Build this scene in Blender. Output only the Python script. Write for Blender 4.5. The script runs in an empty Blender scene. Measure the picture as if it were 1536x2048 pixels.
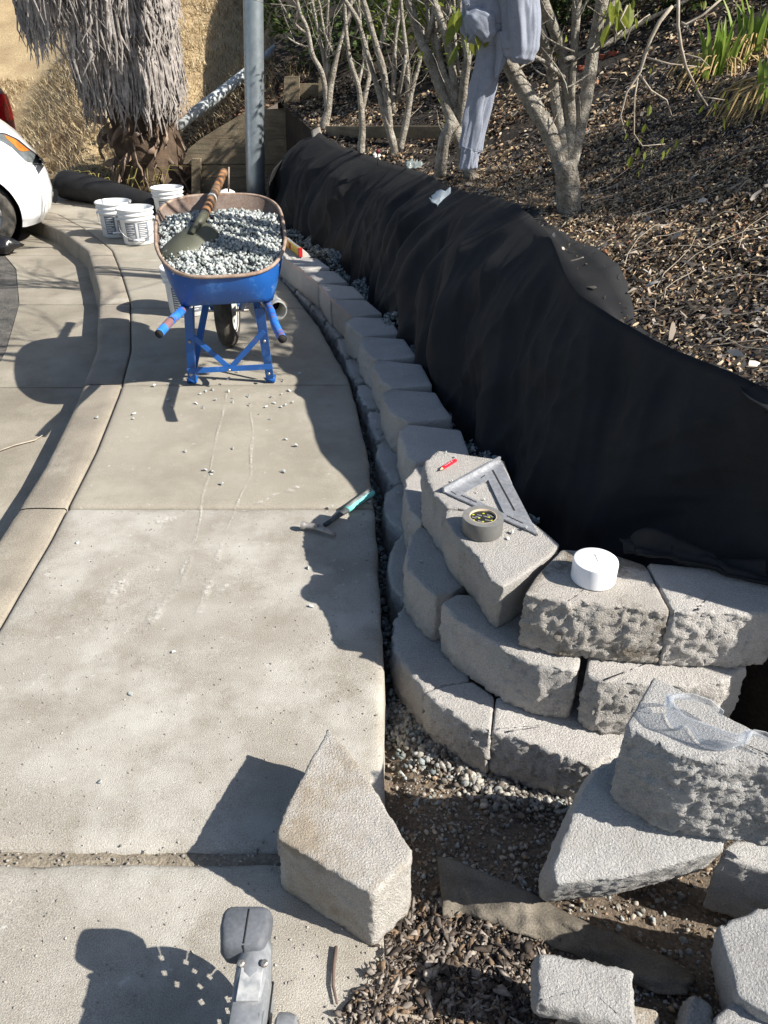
import bpy, bmesh, math, random
import numpy as np
from mathutils import Vector, Matrix, noise

# ------------------------------------------------------------------ camera, sky, sun, exposure
scene = bpy.context.scene
COL = scene.collection
H, PITCH, F = 1.48, math.radians(31.5), 1540.0
cam_d = bpy.data.cameras.new('camera')
cam_d.sensor_fit = 'VERTICAL'
cam_d.sensor_height = 36.0
cam_d.lens = F / 2048 * 36.0
cam_d.clip_start, cam_d.clip_end = 0.05, 500
cam = bpy.data.objects.new('camera', cam_d)
cam.location = (0, 0, H)
cam.rotation_euler = (math.pi / 2 - PITCH, 0, 0)
COL.objects.link(cam)
scene.camera = cam

SUN_EL = math.radians(37.5)
SUN_AZ = math.radians(160)          # direction the shadows run, from +X
trav = Vector((math.cos(SUN_AZ) * math.cos(SUN_EL), math.sin(SUN_AZ) * math.cos(SUN_EL), -math.sin(SUN_EL)))
world = bpy.data.worlds.new('World')
scene.world = world
world.use_nodes = True
wn = world.node_tree
sky = wn.nodes.new('ShaderNodeTexSky')
sky.sky_type = 'NISHITA'
sky.sun_disc = False
sky.sun_elevation = SUN_EL
sky.sun_rotation = math.atan2(-trav.x, -trav.y)
bg = wn.nodes['Background']
bg.inputs['Strength'].default_value = 0.07
wn.links.new(sky.outputs['Color'], bg.inputs['Color'])
sun_d = bpy.data.lights.new('sun', 'SUN')
sun_d.energy = 5.0
sun_d.angle = math.radians(0.53)
sun_d.color = (1.0, 0.95, 0.87)
sun = bpy.data.objects.new('sun', sun_d)
sun.rotation_euler = trav.to_track_quat('-Z', 'Y').to_euler()
sun.location = (6, -3, 8)
COL.objects.link(sun)
vs = scene.view_settings
vs.view_transform = 'Standard'
vs.look = 'None'
vs.gamma = 1.0
vs.use_curve_mapping = False
vs.exposure = 0.98

# ------------------------------------------------------------------ helpers
RND = random.Random(7)
NR = np.random.default_rng(7)
CP, SP = math.cos(PITCH), math.sin(PITCH)


def ray(px, py):
    dx, dy = (px - 768) / F, -(py - 1024) / F
    return dx, CP + dy * SP, -SP + dy * CP


def gp(px, py, z=0.0):
    """point at height z seen at that place in the photograph"""
    d = ray(px, py)
    t = (z - H) / d[2]
    return Vector((d[0] * t, d[1] * t, z))


def gy(px, py, Y):
    d = ray(px, py)
    t = Y / d[1]
    return Vector((d[0] * t, Y, H + d[2] * t))


def depth(p):
    return p[1] * CP - (p[2] - H) * SP


def fbm(p, o=3):
    a, s, f = 0.0, 1.0, 1.0
    for _ in range(o):
        a += s * noise.noise(Vector(p) * f)
        s *= 0.5
        f *= 2.1
    return a


class MB:
    def __init__(self):
        self.v, self.f = [], []

    def add(self, vs, fs):
        b = len(self.v)
        self.v.extend([tuple(q) for q in vs])
        self.f.extend([tuple(i + b for i in q) for q in fs])
        return self

    def grid(self, rows, close_u=False, flip=False):
        n, m = len(rows), len(rows[0])
        vs = [q for r in rows for q in r]
        fs = []
        for i in range(n - 1):
            for j in range(m if close_u else m - 1):
                k = (j + 1) % m
                q = (i * m + j, i * m + k, (i + 1) * m + k, (i + 1) * m + j)
                fs.append(q[::-1] if flip else q)
        return self.add(vs, fs)

    def tube(self, pts, rad, n=8, cap=True, flat=1.0, ref=None):
        pts = [Vector(p) for p in pts]
        if not hasattr(rad, '__len__'):
            rad = [rad] * len(pts)
        rows = []
        up = None
        for i, p in enumerate(pts):
            a, b = pts[max(0, i - 1)], pts[min(len(pts) - 1, i + 1)]
            t = (b - a)
            if t.length < 1e-9:
                t = Vector((0, 0, 1))
            t.normalize()
            if up is None:
                up = Vector(ref) if ref is not None else (Vector((0, 0, 1)) if abs(t.z) < .9 else Vector((1, 0, 0)))
            s = t.cross(up)
            if s.length < 1e-6:
                s = t.orthogonal()
            s.normalize()
            up = s.cross(t).normalized()
            rows.append([p + (s * math.cos(k * 2 * math.pi / n) + up * flat * math.sin(k * 2 * math.pi / n)) * rad[i] for k in range(n)])
        b = len(self.v)
        self.grid(rows, True)
        if cap:
            self.f.append(tuple(b + k for k in range(n))[::-1])
            e = b + (len(pts) - 1) * n
            self.f.append(tuple(e + k for k in range(n)))
        return self

    def box(self, c, s, m=None, bev=0.0):
        c = Vector(c)
        hx, hy, hz = s[0] / 2, s[1] / 2, s[2] / 2
        m = m or Matrix.Identity(3)
        if bev <= 0:
            vs = [c + m @ Vector((x * hx, y * hy, z * hz)) for x in (-1, 1) for y in (-1, 1) for z in (-1, 1)]
            return self.add(vs, [(0, 1, 3, 2), (4, 6, 7, 5), (0, 4, 5, 1), (2, 3, 7, 6), (0, 2, 6, 4), (1, 5, 7, 3)])
        bm = bmesh.new()
        bmesh.ops.create_cube(bm, size=1)
        for v in bm.verts:
            v.co = Vector((v.co.x * s[0], v.co.y * s[1], v.co.z * s[2]))
        bmesh.ops.bevel(bm, geom=bm.edges[:], offset=bev, segments=2, affect='EDGES', profile=.6)
        vs = [c + m @ v.co for v in bm.verts]
        bm.verts.index_update()
        fs = [tuple(v.index for v in f.verts) for f in bm.faces]
        bm.free()
        return self.add(vs, fs)

    def lathe(self, prof, n=32, m=None, cap=False):
        m = m or Matrix.Identity(4)
        rows = [[m @ Vector((r * math.cos(k * 2 * math.pi / n), r * math.sin(k * 2 * math.pi / n), z)) for k in range(n)] for r, z in prof]
        b = len(self.v)
        self.grid(rows, True)
        if cap:
            self.f.append(tuple(b + k for k in range(n))[::-1])
            e = b + (len(prof) - 1) * n
            self.f.append(tuple(e + k for k in range(n)))
        return self

    def prism(self, poly, z0, z1, m=None):
        m = m or Matrix.Identity(4)
        n = len(poly)
        vs = [m @ Vector((x, y, z0)) for x, y in poly] + [m @ Vector((x, y, z1)) for x, y in poly]
        fs = [tuple(range(n))[::-1], tuple(range(n, 2 * n))] + [(i, (i + 1) % n, n + (i + 1) % n, n + i) for i in range(n)]
        return self.add(vs, fs)

    def build(self, name, mat, parent=None, smooth=True, local=False, fix=False):
        me = bpy.data.meshes.new(name)
        me.from_pydata([tuple(q) for q in self.v], [], self.f)
        if fix:
            bm = bmesh.new()
            bm.from_mesh(me)
            bmesh.ops.recalc_face_normals(bm, faces=bm.faces[:])
            bm.to_mesh(me)
            bm.free()
        return finish(me, name, mat, parent, smooth, local)


def finish(me, name, mat, parent=None, smooth=True, local=False):
    if smooth:
        me.polygons.foreach_set('use_smooth', [True] * len(me.polygons))
        if smooth == 'auto':
            me.set_sharp_from_angle(angle=math.radians(38))
    me.update()
    if mat is not None:
        me.materials.append(mat)
    o = bpy.data.objects.new(name, me)
    COL.objects.link(o)
    if parent is not None:
        o.parent = parent
        if not local:
            o.matrix_parent_inverse = Matrix.Translation(-Vector(parent.location))
    return o


def np_mesh(name, verts, faces, mat, colors=None, parent=None, smooth=False):
    """verts (N,3) float, faces (M,k) int arrays -> one mesh, per-vertex colour attribute"""
    me = bpy.data.meshes.new(name)
    verts = np.asarray(verts, np.float32)
    faces = np.asarray(faces, np.int32)
    M, k = faces.shape
    me.vertices.add(len(verts))
    me.vertices.foreach_set('co', verts.ravel())
    me.loops.add(M * k)
    me.loops.foreach_set('vertex_index', faces.ravel())
    me.polygons.add(M)
    me.polygons.foreach_set('loop_start', np.arange(M, dtype=np.int32) * k)
    me.polygons.foreach_set('loop_total', np.full(M, k, np.int32))
    me.update(calc_edges=True)
    if colors is not None:
        ca = me.color_attributes.new('col', 'FLOAT_COLOR', 'POINT')
        c4 = np.ones((len(verts), 4), np.float32)
        c4[:, :3] = colors
        ca.data.foreach_set('color', c4.ravel())
    return finish(me, name, mat, parent, smooth)


def tag(o, label=None, cat=None, group=None, kind=None):
    if label:
        o['label'] = label
    if cat:
        o['category'] = cat
    if group:
        o['group'] = group
    if kind:
        o['kind'] = kind
    return o


def empty(name, loc, label=None, cat=None, group=None, kind=None):
    o = bpy.data.objects.new(name, None)
    o.location = loc
    o.empty_display_size = .1
    COL.objects.link(o)
    return tag(o, label, cat, group, kind)


def copy_tree(o, parent=None):
    c = o.copy()
    COL.objects.link(c)
    c.parent = parent
    for ch in list(o.children):
        copy_tree(ch, c)
    return c


# ------------------------------------------------------------------ materials
def mat(name, col, col2=None, scale=8.0, rough=.8, bump=.0, bscale=60., metal=0., spec=.35, contrast=(.35, .65), fine=None,
        attr=False, coat=0., sheen=0., detail=6., trans=0., extra=None, bdist=.01):
    m = bpy.data.materials.new(name)
    m.use_nodes = True
    nt = m.node_tree
    N, L = nt.nodes, nt.links
    b = N['Principled BSDF']
    b.inputs['Roughness'].default_value = rough
    b.inputs['Metallic'].default_value = metal
    b.inputs['Specular IOR Level'].default_value = spec
    if coat:
        b.inputs['Coat Weight'].default_value = coat
        b.inputs['Coat Roughness'].default_value = .06
    if sheen:
        b.inputs['Sheen Weight'].default_value = sheen
        b.inputs['Sheen Roughness'].default_value = .5
    tc = N.new('ShaderNodeTexCoord')
    out = None
    if attr:
        a = N.new('ShaderNodeAttribute')
        a.attribute_name = 'col'
        out = a.outputs['Color']
    else:
        rgb = N.new('ShaderNodeRGB')
        rgb.outputs[0].default_value = (*col, 1)
        out = rgb.outputs[0]
    if col2 is not None:
        n = N.new('ShaderNodeTexNoise')
        n.inputs['Scale'].default_value = scale
        n.inputs['Detail'].default_value = detail
        n.inputs['Roughness'].default_value = .62
        L.new(tc.outputs['Object'], n.inputs['Vector'])
        r = N.new('ShaderNodeMapRange')
        r.inputs['From Min'].default_value, r.inputs['From Max'].default_value = contrast
        L.new(n.outputs['Fac'], r.inputs['Value'])
        mx = N.new('ShaderNodeMix')
        mx.data_type = 'RGBA'
        L.new(r.outputs[0], mx.inputs['Factor'])
        L.new(out, mx.inputs[6])
        mx.inputs[7].default_value = (*col2, 1)
        out = mx.outputs[2]
    if fine:                                   # (scale, strength): fine light/dark grain
        n = N.new('ShaderNodeTexNoise')
        n.inputs['Scale'].default_value = fine[0]
        n.inputs['Detail'].default_value = 3
        L.new(tc.outputs['Object'], n.inputs['Vector'])
        r = N.new('ShaderNodeMapRange')
        r.inputs['From Min'].default_value, r.inputs['From Max'].default_value = .3, .7
        r.inputs['To Min'].default_value, r.inputs['To Max'].default_value = 1 - fine[1], 1 + fine[1]
        L.new(n.outputs['Fac'], r.inputs['Value'])
        mm = N.new('ShaderNodeMix')
        mm.data_type = 'RGBA'
        mm.blend_type = 'MULTIPLY'
        mm.inputs['Factor'].default_value = 1
        L.new(out, mm.inputs[6])
        L.new(r.outputs[0], mm.inputs[7])
        out = mm.outputs[2]
    L.new(out, b.inputs['Base Color'])
    if bump:
        n = N.new('ShaderNodeTexNoise')
        n.inputs['Scale'].default_value = bscale
        n.inputs['Detail'].default_value = 5
        n.inputs['Roughness'].default_value = .65
        L.new(tc.outputs['Object'], n.inputs['Vector'])
        bp = N.new('ShaderNodeBump')
        bp.inputs['Strength'].default_value = bump
        bp.inputs['Distance'].default_value = bdist
        L.new(n.outputs['Fac'], bp.inputs['Height'])
        L.new(bp.outputs[0], b.inputs['Normal'])
    if trans:
        t = N.new('ShaderNodeBsdfTranslucent')
        L.new(out, t.inputs['Color'])
        mxs = N.new('ShaderNodeMixShader')
        mxs.inputs[0].default_value = trans
        L.new(b.outputs[0], mxs.inputs[1])
        L.new(t.outputs[0], mxs.inputs[2])
        L.new(mxs.outputs[0], N['Material Output'].inputs['Surface'])
    if extra:
        extra(nt, b, tc, out)
    return m


def overlay(colour, scale, lo, hi, stretch=(1, 1, 1), amount=1.0, off=(0, 0, 0), kind='noise'):
    """mixes one more shape of stain into the base colour"""
    def f(nt, b, tc, out):
        N, L = nt.nodes, nt.links
        src = b.inputs['Base Color'].links[0].from_socket
        mp = N.new('ShaderNodeMapping')
        mp.inputs['Scale'].default_value = stretch
        mp.inputs['Location'].default_value = off
        L.new(tc.outputs['Object'], mp.inputs['Vector'])
        if kind == 'voronoi':
            n = N.new('ShaderNodeTexVoronoi')
            val = n.outputs['Distance']
        else:
            n = N.new('ShaderNodeTexNoise')
            n.inputs['Detail'].default_value = 7
            n.inputs['Roughness'].default_value = .68
            val = n.outputs['Fac']
        n.inputs['Scale'].default_value = scale
        L.new(mp.outputs[0], n.inputs['Vector'])
        r = N.new('ShaderNodeMapRange')
        r.inputs['From Min'].default_value, r.inputs['From Max'].default_value = lo, hi
        r.inputs['To Max'].default_value = amount
        L.new(val, r.inputs['Value'])
        mx = N.new('ShaderNodeMix')
        mx.data_type = 'RGBA'
        L.new(r.outputs[0], mx.inputs['Factor'])
        L.new(src, mx.inputs[6])
        mx.inputs[7].default_value = (*colour, 1)
        L.new(mx.outputs[2], b.inputs['Base Color'])
    return f


def per_object(lo, hi):
    """each piece of a kind comes out a little lighter or darker"""
    def f(nt, b, tc, out):
        N, L = nt.nodes, nt.links
        src = b.inputs['Base Color'].links[0].from_socket
        oi = N.new('ShaderNodeObjectInfo')
        r = N.new('ShaderNodeMapRange')
        r.inputs['To Min'].default_value, r.inputs['To Max'].default_value = lo, hi
        L.new(oi.outputs['Random'], r.inputs['Value'])
        mx = N.new('ShaderNodeMix')
        mx.data_type = 'RGBA'
        mx.blend_type = 'MULTIPLY'
        mx.inputs['Factor'].default_value = 1
        L.new(src, mx.inputs[6])
        L.new(r.outputs[0], mx.inputs[7])
        L.new(mx.outputs[2], b.inputs['Base Color'])
    return f


def chain(*fs):
    def f(nt, b, tc, out):
        for g in fs:
            g(nt, b, tc, out)
    return f


M = {}
M['concrete'] = mat('weathered_concrete', (.335, .305, .248), (.245, .218, .173), 4.2, .92, .35, 320, fine=(420, .30),
                    extra=chain(overlay((.46, .43, .365), 2.1, .52, .70, amount=.6), overlay((.13, .115, .09), 330, .60, .70, amount=.6), overlay((.60, .58, .53), 30, .63, .72, amount=.6), overlay((.19, .165, .12), 9, .60, .75, amount=.5)))
M['concrete_near'] = mat('dusty_concrete', (.385, .358, .312), (.285, .258, .215), 4.5, .92, .55, 300, fine=(400, .34),
                         extra=chain(overlay((.53, .51, .46), 2.6, .47, .66, amount=.75), overlay((.15, .135, .11), 260, .60, .70, amount=.6), overlay((.62, .60, .56), 26, .62, .71, amount=.65), overlay((.22, .195, .15), 11, .60, .75, amount=.45)))
M['curb'] = mat('curb_concrete', (.30, .265, .21), (.21, .185, .15), 4, .92, .35, 140, fine=(240, .22),
                extra=overlay((.42, .39, .34), 3, .55, .7, amount=.6))
M['gutter'] = mat('gutter_concrete', (.30, .27, .215), (.20, .175, .135), 2.2, .93, .3, 120, fine=(220, .22),
                  extra=overlay((.40, .36, .29), 1.3, .5, .7, amount=.6))
M['asphalt'] = mat('old_asphalt', (.075, .072, .066), (.13, .12, .105), 6, .95, .9, 90, fine=(150, .5))
M['block'] = mat('split_concrete_block', (.50, .475, .445), (.41, .39, .362), 5, .95, .9, 230, fine=(330, .24),
                 extra=chain(overlay((.55, .52, .48), 9, .55, .72, amount=.5), overlay((.30, .265, .22), 3.1, .57, .72, amount=.35), per_object(.90, 1.10), overlay((.13, .12, .11), 240, .66, .72, amount=.7)))
M['block_pale'] = mat('pale_concrete_block', (.48, .47, .45), (.40, .39, .375), 5, .95, .9, 230, fine=(330, .24),
                      extra=chain(overlay((.60, .585, .56), 8, .5, .7, amount=.55), overlay((.34, .31, .27), 3.3, .57, .70, amount=.5), per_object(.86, 1.06), overlay((.17, .16, .15), 230, .66, .72, amount=.6)))
M['block_stain'] = mat('damp_stained_block', (.47, .44, .40), (.38, .35, .31), 5, .95, .9, 230, fine=(330, .24),
                       extra=chain(overlay((.13, .10, .06), 6.5, .56, .64, amount=.7), overlay((.13, .12, .11), 240, .66, .72, amount=.7)))
M['block_dirt'] = mat('soil_dusted_block', (.50, .475, .435), (.41, .385, .35), 5, .95, .9, 230, fine=(330, .24),
                      extra=chain(overlay((.30, .24, .165), 4.2, .47, .60, amount=.75), overlay((.17, .16, .15), 230, .66, .72, amount=.6)))
M['soil'] = mat('dark_soil', (.095, .072, .053), (.17, .132, .097), 5, .97, 1.0, 55, fine=(120, .4))
M['bank'] = mat('mulch_soil', (.014, .011, .009), (.032, .024, .017), 6, .97, 1.0, 40, fine=(90, .4))
M['hill'] = mat('dry_grass_hill', (.40, .305, .175), (.28, .205, .115), 1.6, .97, 1.0, 26, fine=(70, .35),
                extra=overlay((.17, .085, .035), .9, .58, .7, amount=.7))
M['straw'] = mat('dry_straw', (1, 1, 1), attr=True, rough=.9, trans=.15)
M['chips'] = mat('bark_chips', (1, 1, 1), attr=True, rough=.9, fine=(120, .35))
M['stone'] = mat('crushed_stone', (1, 1, 1), attr=True, rough=.85, bump=.25, bscale=160, fine=(160, .2))
M['stone_one'] = mat('grey_green_stone', (.30, .33, .32), (.46, .48, .46), 18, .85, .25, 160)
M['fabric'] = mat('black_landscape_fabric', (.0098, .0100, .0108), (.0165, .0165, .0172), 5, .72, .3, 420, spec=.28, fine=(500, .3))
M['fabric_dusty'] = mat('dusty_fabric', (.20, .175, .14), (.10, .088, .07), 9, .95, .4, 200, fine=(300, .3))
M['bark'] = mat('pale_grey_bark', (.43, .395, .335), (.20, .17, .13), 17, .93, 1.0, 55, fine=(150, .35), bdist=.03,  # bark mottling, its contrast raised to imitate dappled shade on the stems
                extra=overlay((.50, .47, .41), 22, .56, .68, amount=.7))
M['twig'] = mat('twig_bark', (.30, .25, .19), (.42, .37, .30), 30, .9, .3, 120)
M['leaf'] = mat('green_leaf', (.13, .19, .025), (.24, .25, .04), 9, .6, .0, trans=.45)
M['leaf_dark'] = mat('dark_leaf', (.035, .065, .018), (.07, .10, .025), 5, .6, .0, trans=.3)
M['blade'] = mat('iris_blade', (.17, .28, .04), (.30, .36, .08), 7, .5, .0, trans=.4)
M['frond'] = mat('dead_palm_frond', (.40, .365, .34), (.16, .14, .125), 14, .8, .3, 90, fine=(60, .25), trans=.08, extra=None)  # mottling also paints in highlights and shaded gaps between the strips
M['palm_base'] = mat('palm_trunk_fibre', (.045, .03, .02), (.11, .075, .05), 8, .95, .9, 40)  # brown fibre, darkened to stand in for deep shadow on the trunk
M['boot'] = mat('dry_leaf_base', (.27, .205, .155), (.15, .10, .07), 7, .85, .4, 60)
M['galv'] = mat('galvanised_steel', (.42, .47, .50), (.30, .345, .375), 16, .42, .05, 60, metal=.75, contrast=(.3, .7))
M['pvc'] = mat('white_pvc', (.74, .74, .70), (.62, .61, .57), 7, .4, spec=.5)
M['pipe_grey'] = mat('grey_drain_pipe', (.50, .54, .55), (.38, .40, .40), 6, .5)
M['timber'] = mat('weathered_timber', (.22, .18, .12), (.13, .10, .065), 5, .92, .5, 60, fine=(90, .2),
                  extra=overlay((.085, .072, .05), 3, .5, .62, stretch=(1, 1, 14), amount=.7))
M['blue'] = mat('scuffed_blue_paint', (.012, .095, .34), (.013, .072, .26), 7, .38, .05, 60, spec=.5,
                extra=chain(overlay((.10, .25, .56), 11, .56, .70, amount=.55), overlay((.33, .35, .38), 26, .66, .72, amount=.6), overlay((.15, .055, .025), 9, .66, .72, amount=.9)))
M['blue_worn'] = mat('worn_blue_handle', (.012, .115, .50), (.05, .24, .64), 14, .42, .1, 70, spec=.5,
                     extra=overlay((.24, .11, .065), 15, .52, .60, amount=.9))
M['rust_tray'] = mat('rusty_tray_inside', (.20, .165, .145), (.115, .075, .055), 6, .75, .15, 70, fine=(110, .2))
M['rust_rim'] = mat('rusty_rim', (.19, .12, .085), (.36, .28, .22), 20, .7, .2, 90)
M['rubber'] = mat('tyre_rubber', (.028, .027, .026), (.10, .09, .075), 12, .85, .2, 80)
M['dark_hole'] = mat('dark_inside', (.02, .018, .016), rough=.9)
M['rim_white'] = mat('white_wheel_rim', (.62, .62, .60), (.42, .39, .34), 9, .55)
M['bolt'] = mat('zinc_bolt', (.5, .48, .44), (.3, .25, .2), 60, .4, metal=.8)
M['shovel_blade'] = mat('dull_steel_blade', (.095, .098, .07), (.065, .066, .048), 9, .55, .08, 60, metal=.2)
M['shovel_wood'] = mat('taped_wood_handle', (.40, .185, .06), (.20, .10, .05), 9, .7, .25, 60,
                       extra=overlay((.12, .085, .06), 16, .50, .56, stretch=(.3, 1, 1), amount=.85))
M['bucket'] = mat('white_pail_plastic', (.78, .79, .79), (.66, .67, .67), 5, .4, spec=.5, trans=.12)
M['bucket_print'] = mat('grey_pail_print', (.12, .135, .16), (.17, .185, .21), 14, .5)
M['wire'] = mat('steel_wire', (.35, .35, .35), rough=.4, metal=.9)
M['car_white'] = mat('white_car_paint', (.80, .81, .82), rough=.3, coat=.7, spec=.5)
M['car_red'] = mat('dark_red_paint', (.075, .006, .012), rough=.3, coat=.7, spec=.5)
M['car_black'] = mat('black_plastic', (.012, .012, .013), rough=.6)
M['amber'] = mat('amber_lens', (.50, .12, .012), (.60, .20, .03), 20, .15, coat=.8)
M['clear_lens'] = mat('clear_lens', (.15, .165, .165), (.09, .10, .10), 14, .15, coat=.8)
M['red_lens'] = mat('red_lens', (.42, .006, .012), (.28, .004, .008), 14, .15, coat=.8)
M['alloy'] = mat('alloy_wheel', (.34, .34, .34), rough=.4, metal=.7)
M['glass_dark'] = mat('dark_glass', (.015, .018, .02), rough=.08, spec=.6)
M['level_yellow'] = mat('yellow_level', (.74, .46, .012), rough=.4, spec=.5)
M['level_red'] = mat('red_level_cap', (.42, .015, .02), rough=.5)
M['grey_shirt'] = mat('heather_grey_cotton', (.245, .268, .325), (.21, .23, .28), 40, .95, .35, 320, sheen=.2, fine=(380, .14))
M['duct'] = mat('duct_tape_side', (.115, .115, .11), (.15, .15, .14), 12, .38, .05, 60, spec=.5)
M['duct_top'] = mat('duct_tape_edge', (.19, .185, .175), (.15, .148, .14), 60, .6)
M['card'] = mat('cardboard_core', (.48, .38, .26), rough=.9)
M['core_black'] = mat('black_core_print', (.018, .018, .018), rough=.55)
M['core_lime'] = mat('lime_print', (.45, .52, .015), rough=.6)
M['core_grey'] = mat('grey_print', (.30, .30, .31), rough=.6)
M['alu'] = mat('scratched_aluminium', (.42, .43, .45), (.33, .34, .36), 18, .42, .08, 60, metal=.55, fine=(90, .18))
M['ink'] = mat('black_ink', (.02, .02, .022), rough=.7)
M['red_pencil'] = mat('red_pencil_paint', (.55, .012, .03), rough=.4, spec=.5)
M['pencil_wood'] = mat('pencil_wood', (.62, .45, .27), rough=.8)
M['steel_worn'] = mat('worn_hammer_steel', (.30, .285, .265), (.45, .41, .37), 22, .5, .1, 70, metal=.5,
                      extra=overlay((.16, .10, .07), 25, .55, .65, amount=.6))
M['grip_dark'] = mat('dark_grip', (.025, .032, .036), (.09, .095, .095), 26, .7)
M['grip_teal'] = mat('teal_grip', (.12, .48, .44), (.20, .56, .52), 15, .65)
M['grip_dirty'] = mat('dirty_grip', (.24, .25, .23), (.10, .11, .11), 40, .85)
M['saw_grey'] = mat('dusty_grey_plastic', (.085, .092, .105), (.125, .132, .145), 9, .65, .05, 60, fine=(160, .15))
M['saw_metal'] = mat('dusty_cast_metal', (.17, .18, .195), (.24, .25, .26), 8, .6, .1, 60, metal=.0, fine=(110, .15),
                     extra=overlay((.42, .42, .41), 9, .62, .70, stretch=(1, 1, .3), amount=.6))
M['blade_steel'] = mat('diamond_blade', (.40, .38, .36), (.30, .27, .25), 20, .45, metal=.6)
M['gloss_white'] = mat('white_plastic', (.80, .80, .82), rough=.35, spec=.5)  # even white plastic of the cap, bucket fittings and pencil print
M['twine'] = mat('pink_mason_line', (.62, .30, .20), rough=.8)
M['red_brick'] = mat('red_brick', (.30, .075, .04), (.20, .05, .03), 12, .9, .4, 80)
M['chalk'] = None


def chalk_mat(name, col, lo, hi, amount, scale=26):
    m = bpy.data.materials.new(name)
    m.use_nodes = True
    nt = m.node_tree
    N, L = nt.nodes, nt.links
    b = N['Principled BSDF']
    b.inputs['Base Color'].default_value = (*col, 1)
    b.inputs['Roughness'].default_value = .95
    tc = N.new('ShaderNodeTexCoord')
    n = N.new('ShaderNodeTexNoise')
    n.inputs['Scale'].default_value = scale
    n.inputs['Detail'].default_value = 8
    n.inputs['Roughness'].default_value = .75
    L.new(tc.outputs['Object'], n.inputs['Vector'])
    a = N.new('ShaderNodeAttribute')
    a.attribute_name = 'col'
    mu = N.new('ShaderNodeMath')
    mu.operation = 'MULTIPLY'
    r = N.new('ShaderNodeMapRange')
    r.inputs['From Min'].default_value, r.inputs['From Max'].default_value = lo, hi
    r.inputs['To Max'].default_value = amount
    L.new(n.outputs['Fac'], r.inputs['Value'])
    L.new(r.outputs[0], mu.inputs[0])
    L.new(a.outputs['Fac'], mu.inputs[1])
    L.new(mu.outputs[0], b.inputs['Alpha'])
    return m


M['chalk'] = chalk_mat('chalky_scrape', (.60, .57, .51), .40, .62, .8, 45)


def glass_mat():
    m = bpy.data.materials.new('clear_polycarbonate')
    m.use_nodes = True
    nt = m.node_tree
    N, L = nt.nodes, nt.links
    b = N['Principled BSDF']
    b.inputs['Base Color'].default_value = (.93, .95, .97, 1)
    b.inputs['Roughness'].default_value = .08
    b.inputs['IOR'].default_value = 1.45
    t = N.new('ShaderNodeBsdfTransparent')
    t.inputs['Color'].default_value = (.86, .88, .91, 1)
    mx = N.new('ShaderNodeMixShader')
    lw = N.new('ShaderNodeLayerWeight')
    lw.inputs['Blend'].default_value = .35
    r = N.new('ShaderNodeMapRange')
    r.inputs['To Min'].default_value, r.inputs['To Max'].default_value = .05, .45
    L.new(lw.outputs['Facing'], r.inputs['Value'])
    L.new(r.outputs[0], mx.inputs[0])
    L.new(t.outputs[0], mx.inputs[1])
    L.new(b.outputs[0], mx.inputs[2])
    L.new(mx.outputs[0], N['Material Output'].inputs['Surface'])
    return m


M['goggle'] = glass_mat()

# ------------------------------------------------------------------ setting: ground, street, kerb, pavement
def interp(tab):
    ys, xs = zip(*tab)
    return lambda y: float(np.interp(y, ys, xs))


Redge = interp([(-.8, .0), (1.2, -.002), (1.66, -.002), (2.33, -.03), (2.92, -.07), (3.7, -.174), (4.6, -.40), (5.6, -.72), (6.5, -1.05), (7.5, -1.62), (8.5, -2.35), (9.4, -3.5), (9.8, -6)])
Gline = interp([(-.8, -1.10), (1.77, -1.14), (2.23, -1.16), (2.92, -1.22), (3.57, -1.31), (4.15, -1.42), (5.1, -1.69), (5.8, -1.95), (6.56, -2.25), (7.3, -2.68), (8.1, -3.25), (8.8, -4.1), (9.2, -6.5)])
Ctop = interp([(-.8, -1.30), (1.6, -1.32), (2.26, -1.345), (2.78, -1.385), (3.45, -1.48), (4.2, -1.62), (5.37, -1.98), (6.56, -2.45), (7.3, -2.92), (8.06, -3.55), (8.6, -4.5), (9.0, -6.8)])
Cbot = lambda y: Ctop(y) - .035
Gutt = interp([(-.8, -2.02), (2.5, -2.02), (3.5, -2.08), (4.5, -2.30), (5.5, -2.62), (6.5, -3.05), (7.3, -3.55), (8.0, -4.3), (8.5, -5.5), (9, -8)])

g = MB()
g.grid([[(x, y, -.36) for x in (-120, -8, 8, 120)] for y in (-60, -3, 12, 160)])
tag(g.build('ground', M['soil'], smooth=False), kind='structure')

g = MB()
ys = np.linspace(-3, 12.5, 90)
g.grid([[(x, y, -.143 - .004 * (k == 0) + .004 * fbm((x * 2, y * 2, 0))) for k, x in enumerate(np.linspace(-14, Gutt(y) + .05, 40))] for y in ys])
tag(g.build('road', M['asphalt'], smooth=True), kind='structure')

gut = empty('gutter', (-1.8, 3, -.14), kind='structure')
gj = [-2.2, .9, 2.35, 3.95, 5.5, 7.0, 9.0]
for a, b in zip(gj[:-1], gj[1:]):
    g = MB()
    yy = np.linspace(a + .003, b - .003, max(6, int((b - a) / .08)))
    rows = []
    for y in yy:
        edge = y in (yy[0], yy[-1])
        rows.append([(Gutt(y) + (Cbot(y) + .03 - Gutt(y)) * t, y, -.137 - .006 * edge + .0015 * fbm((t * 9, y * 9, 3))) for t in np.linspace(0, 1, 14)])
    g.grid(rows)
    g.build('gutter_slab', M['gutter'], gut)

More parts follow.
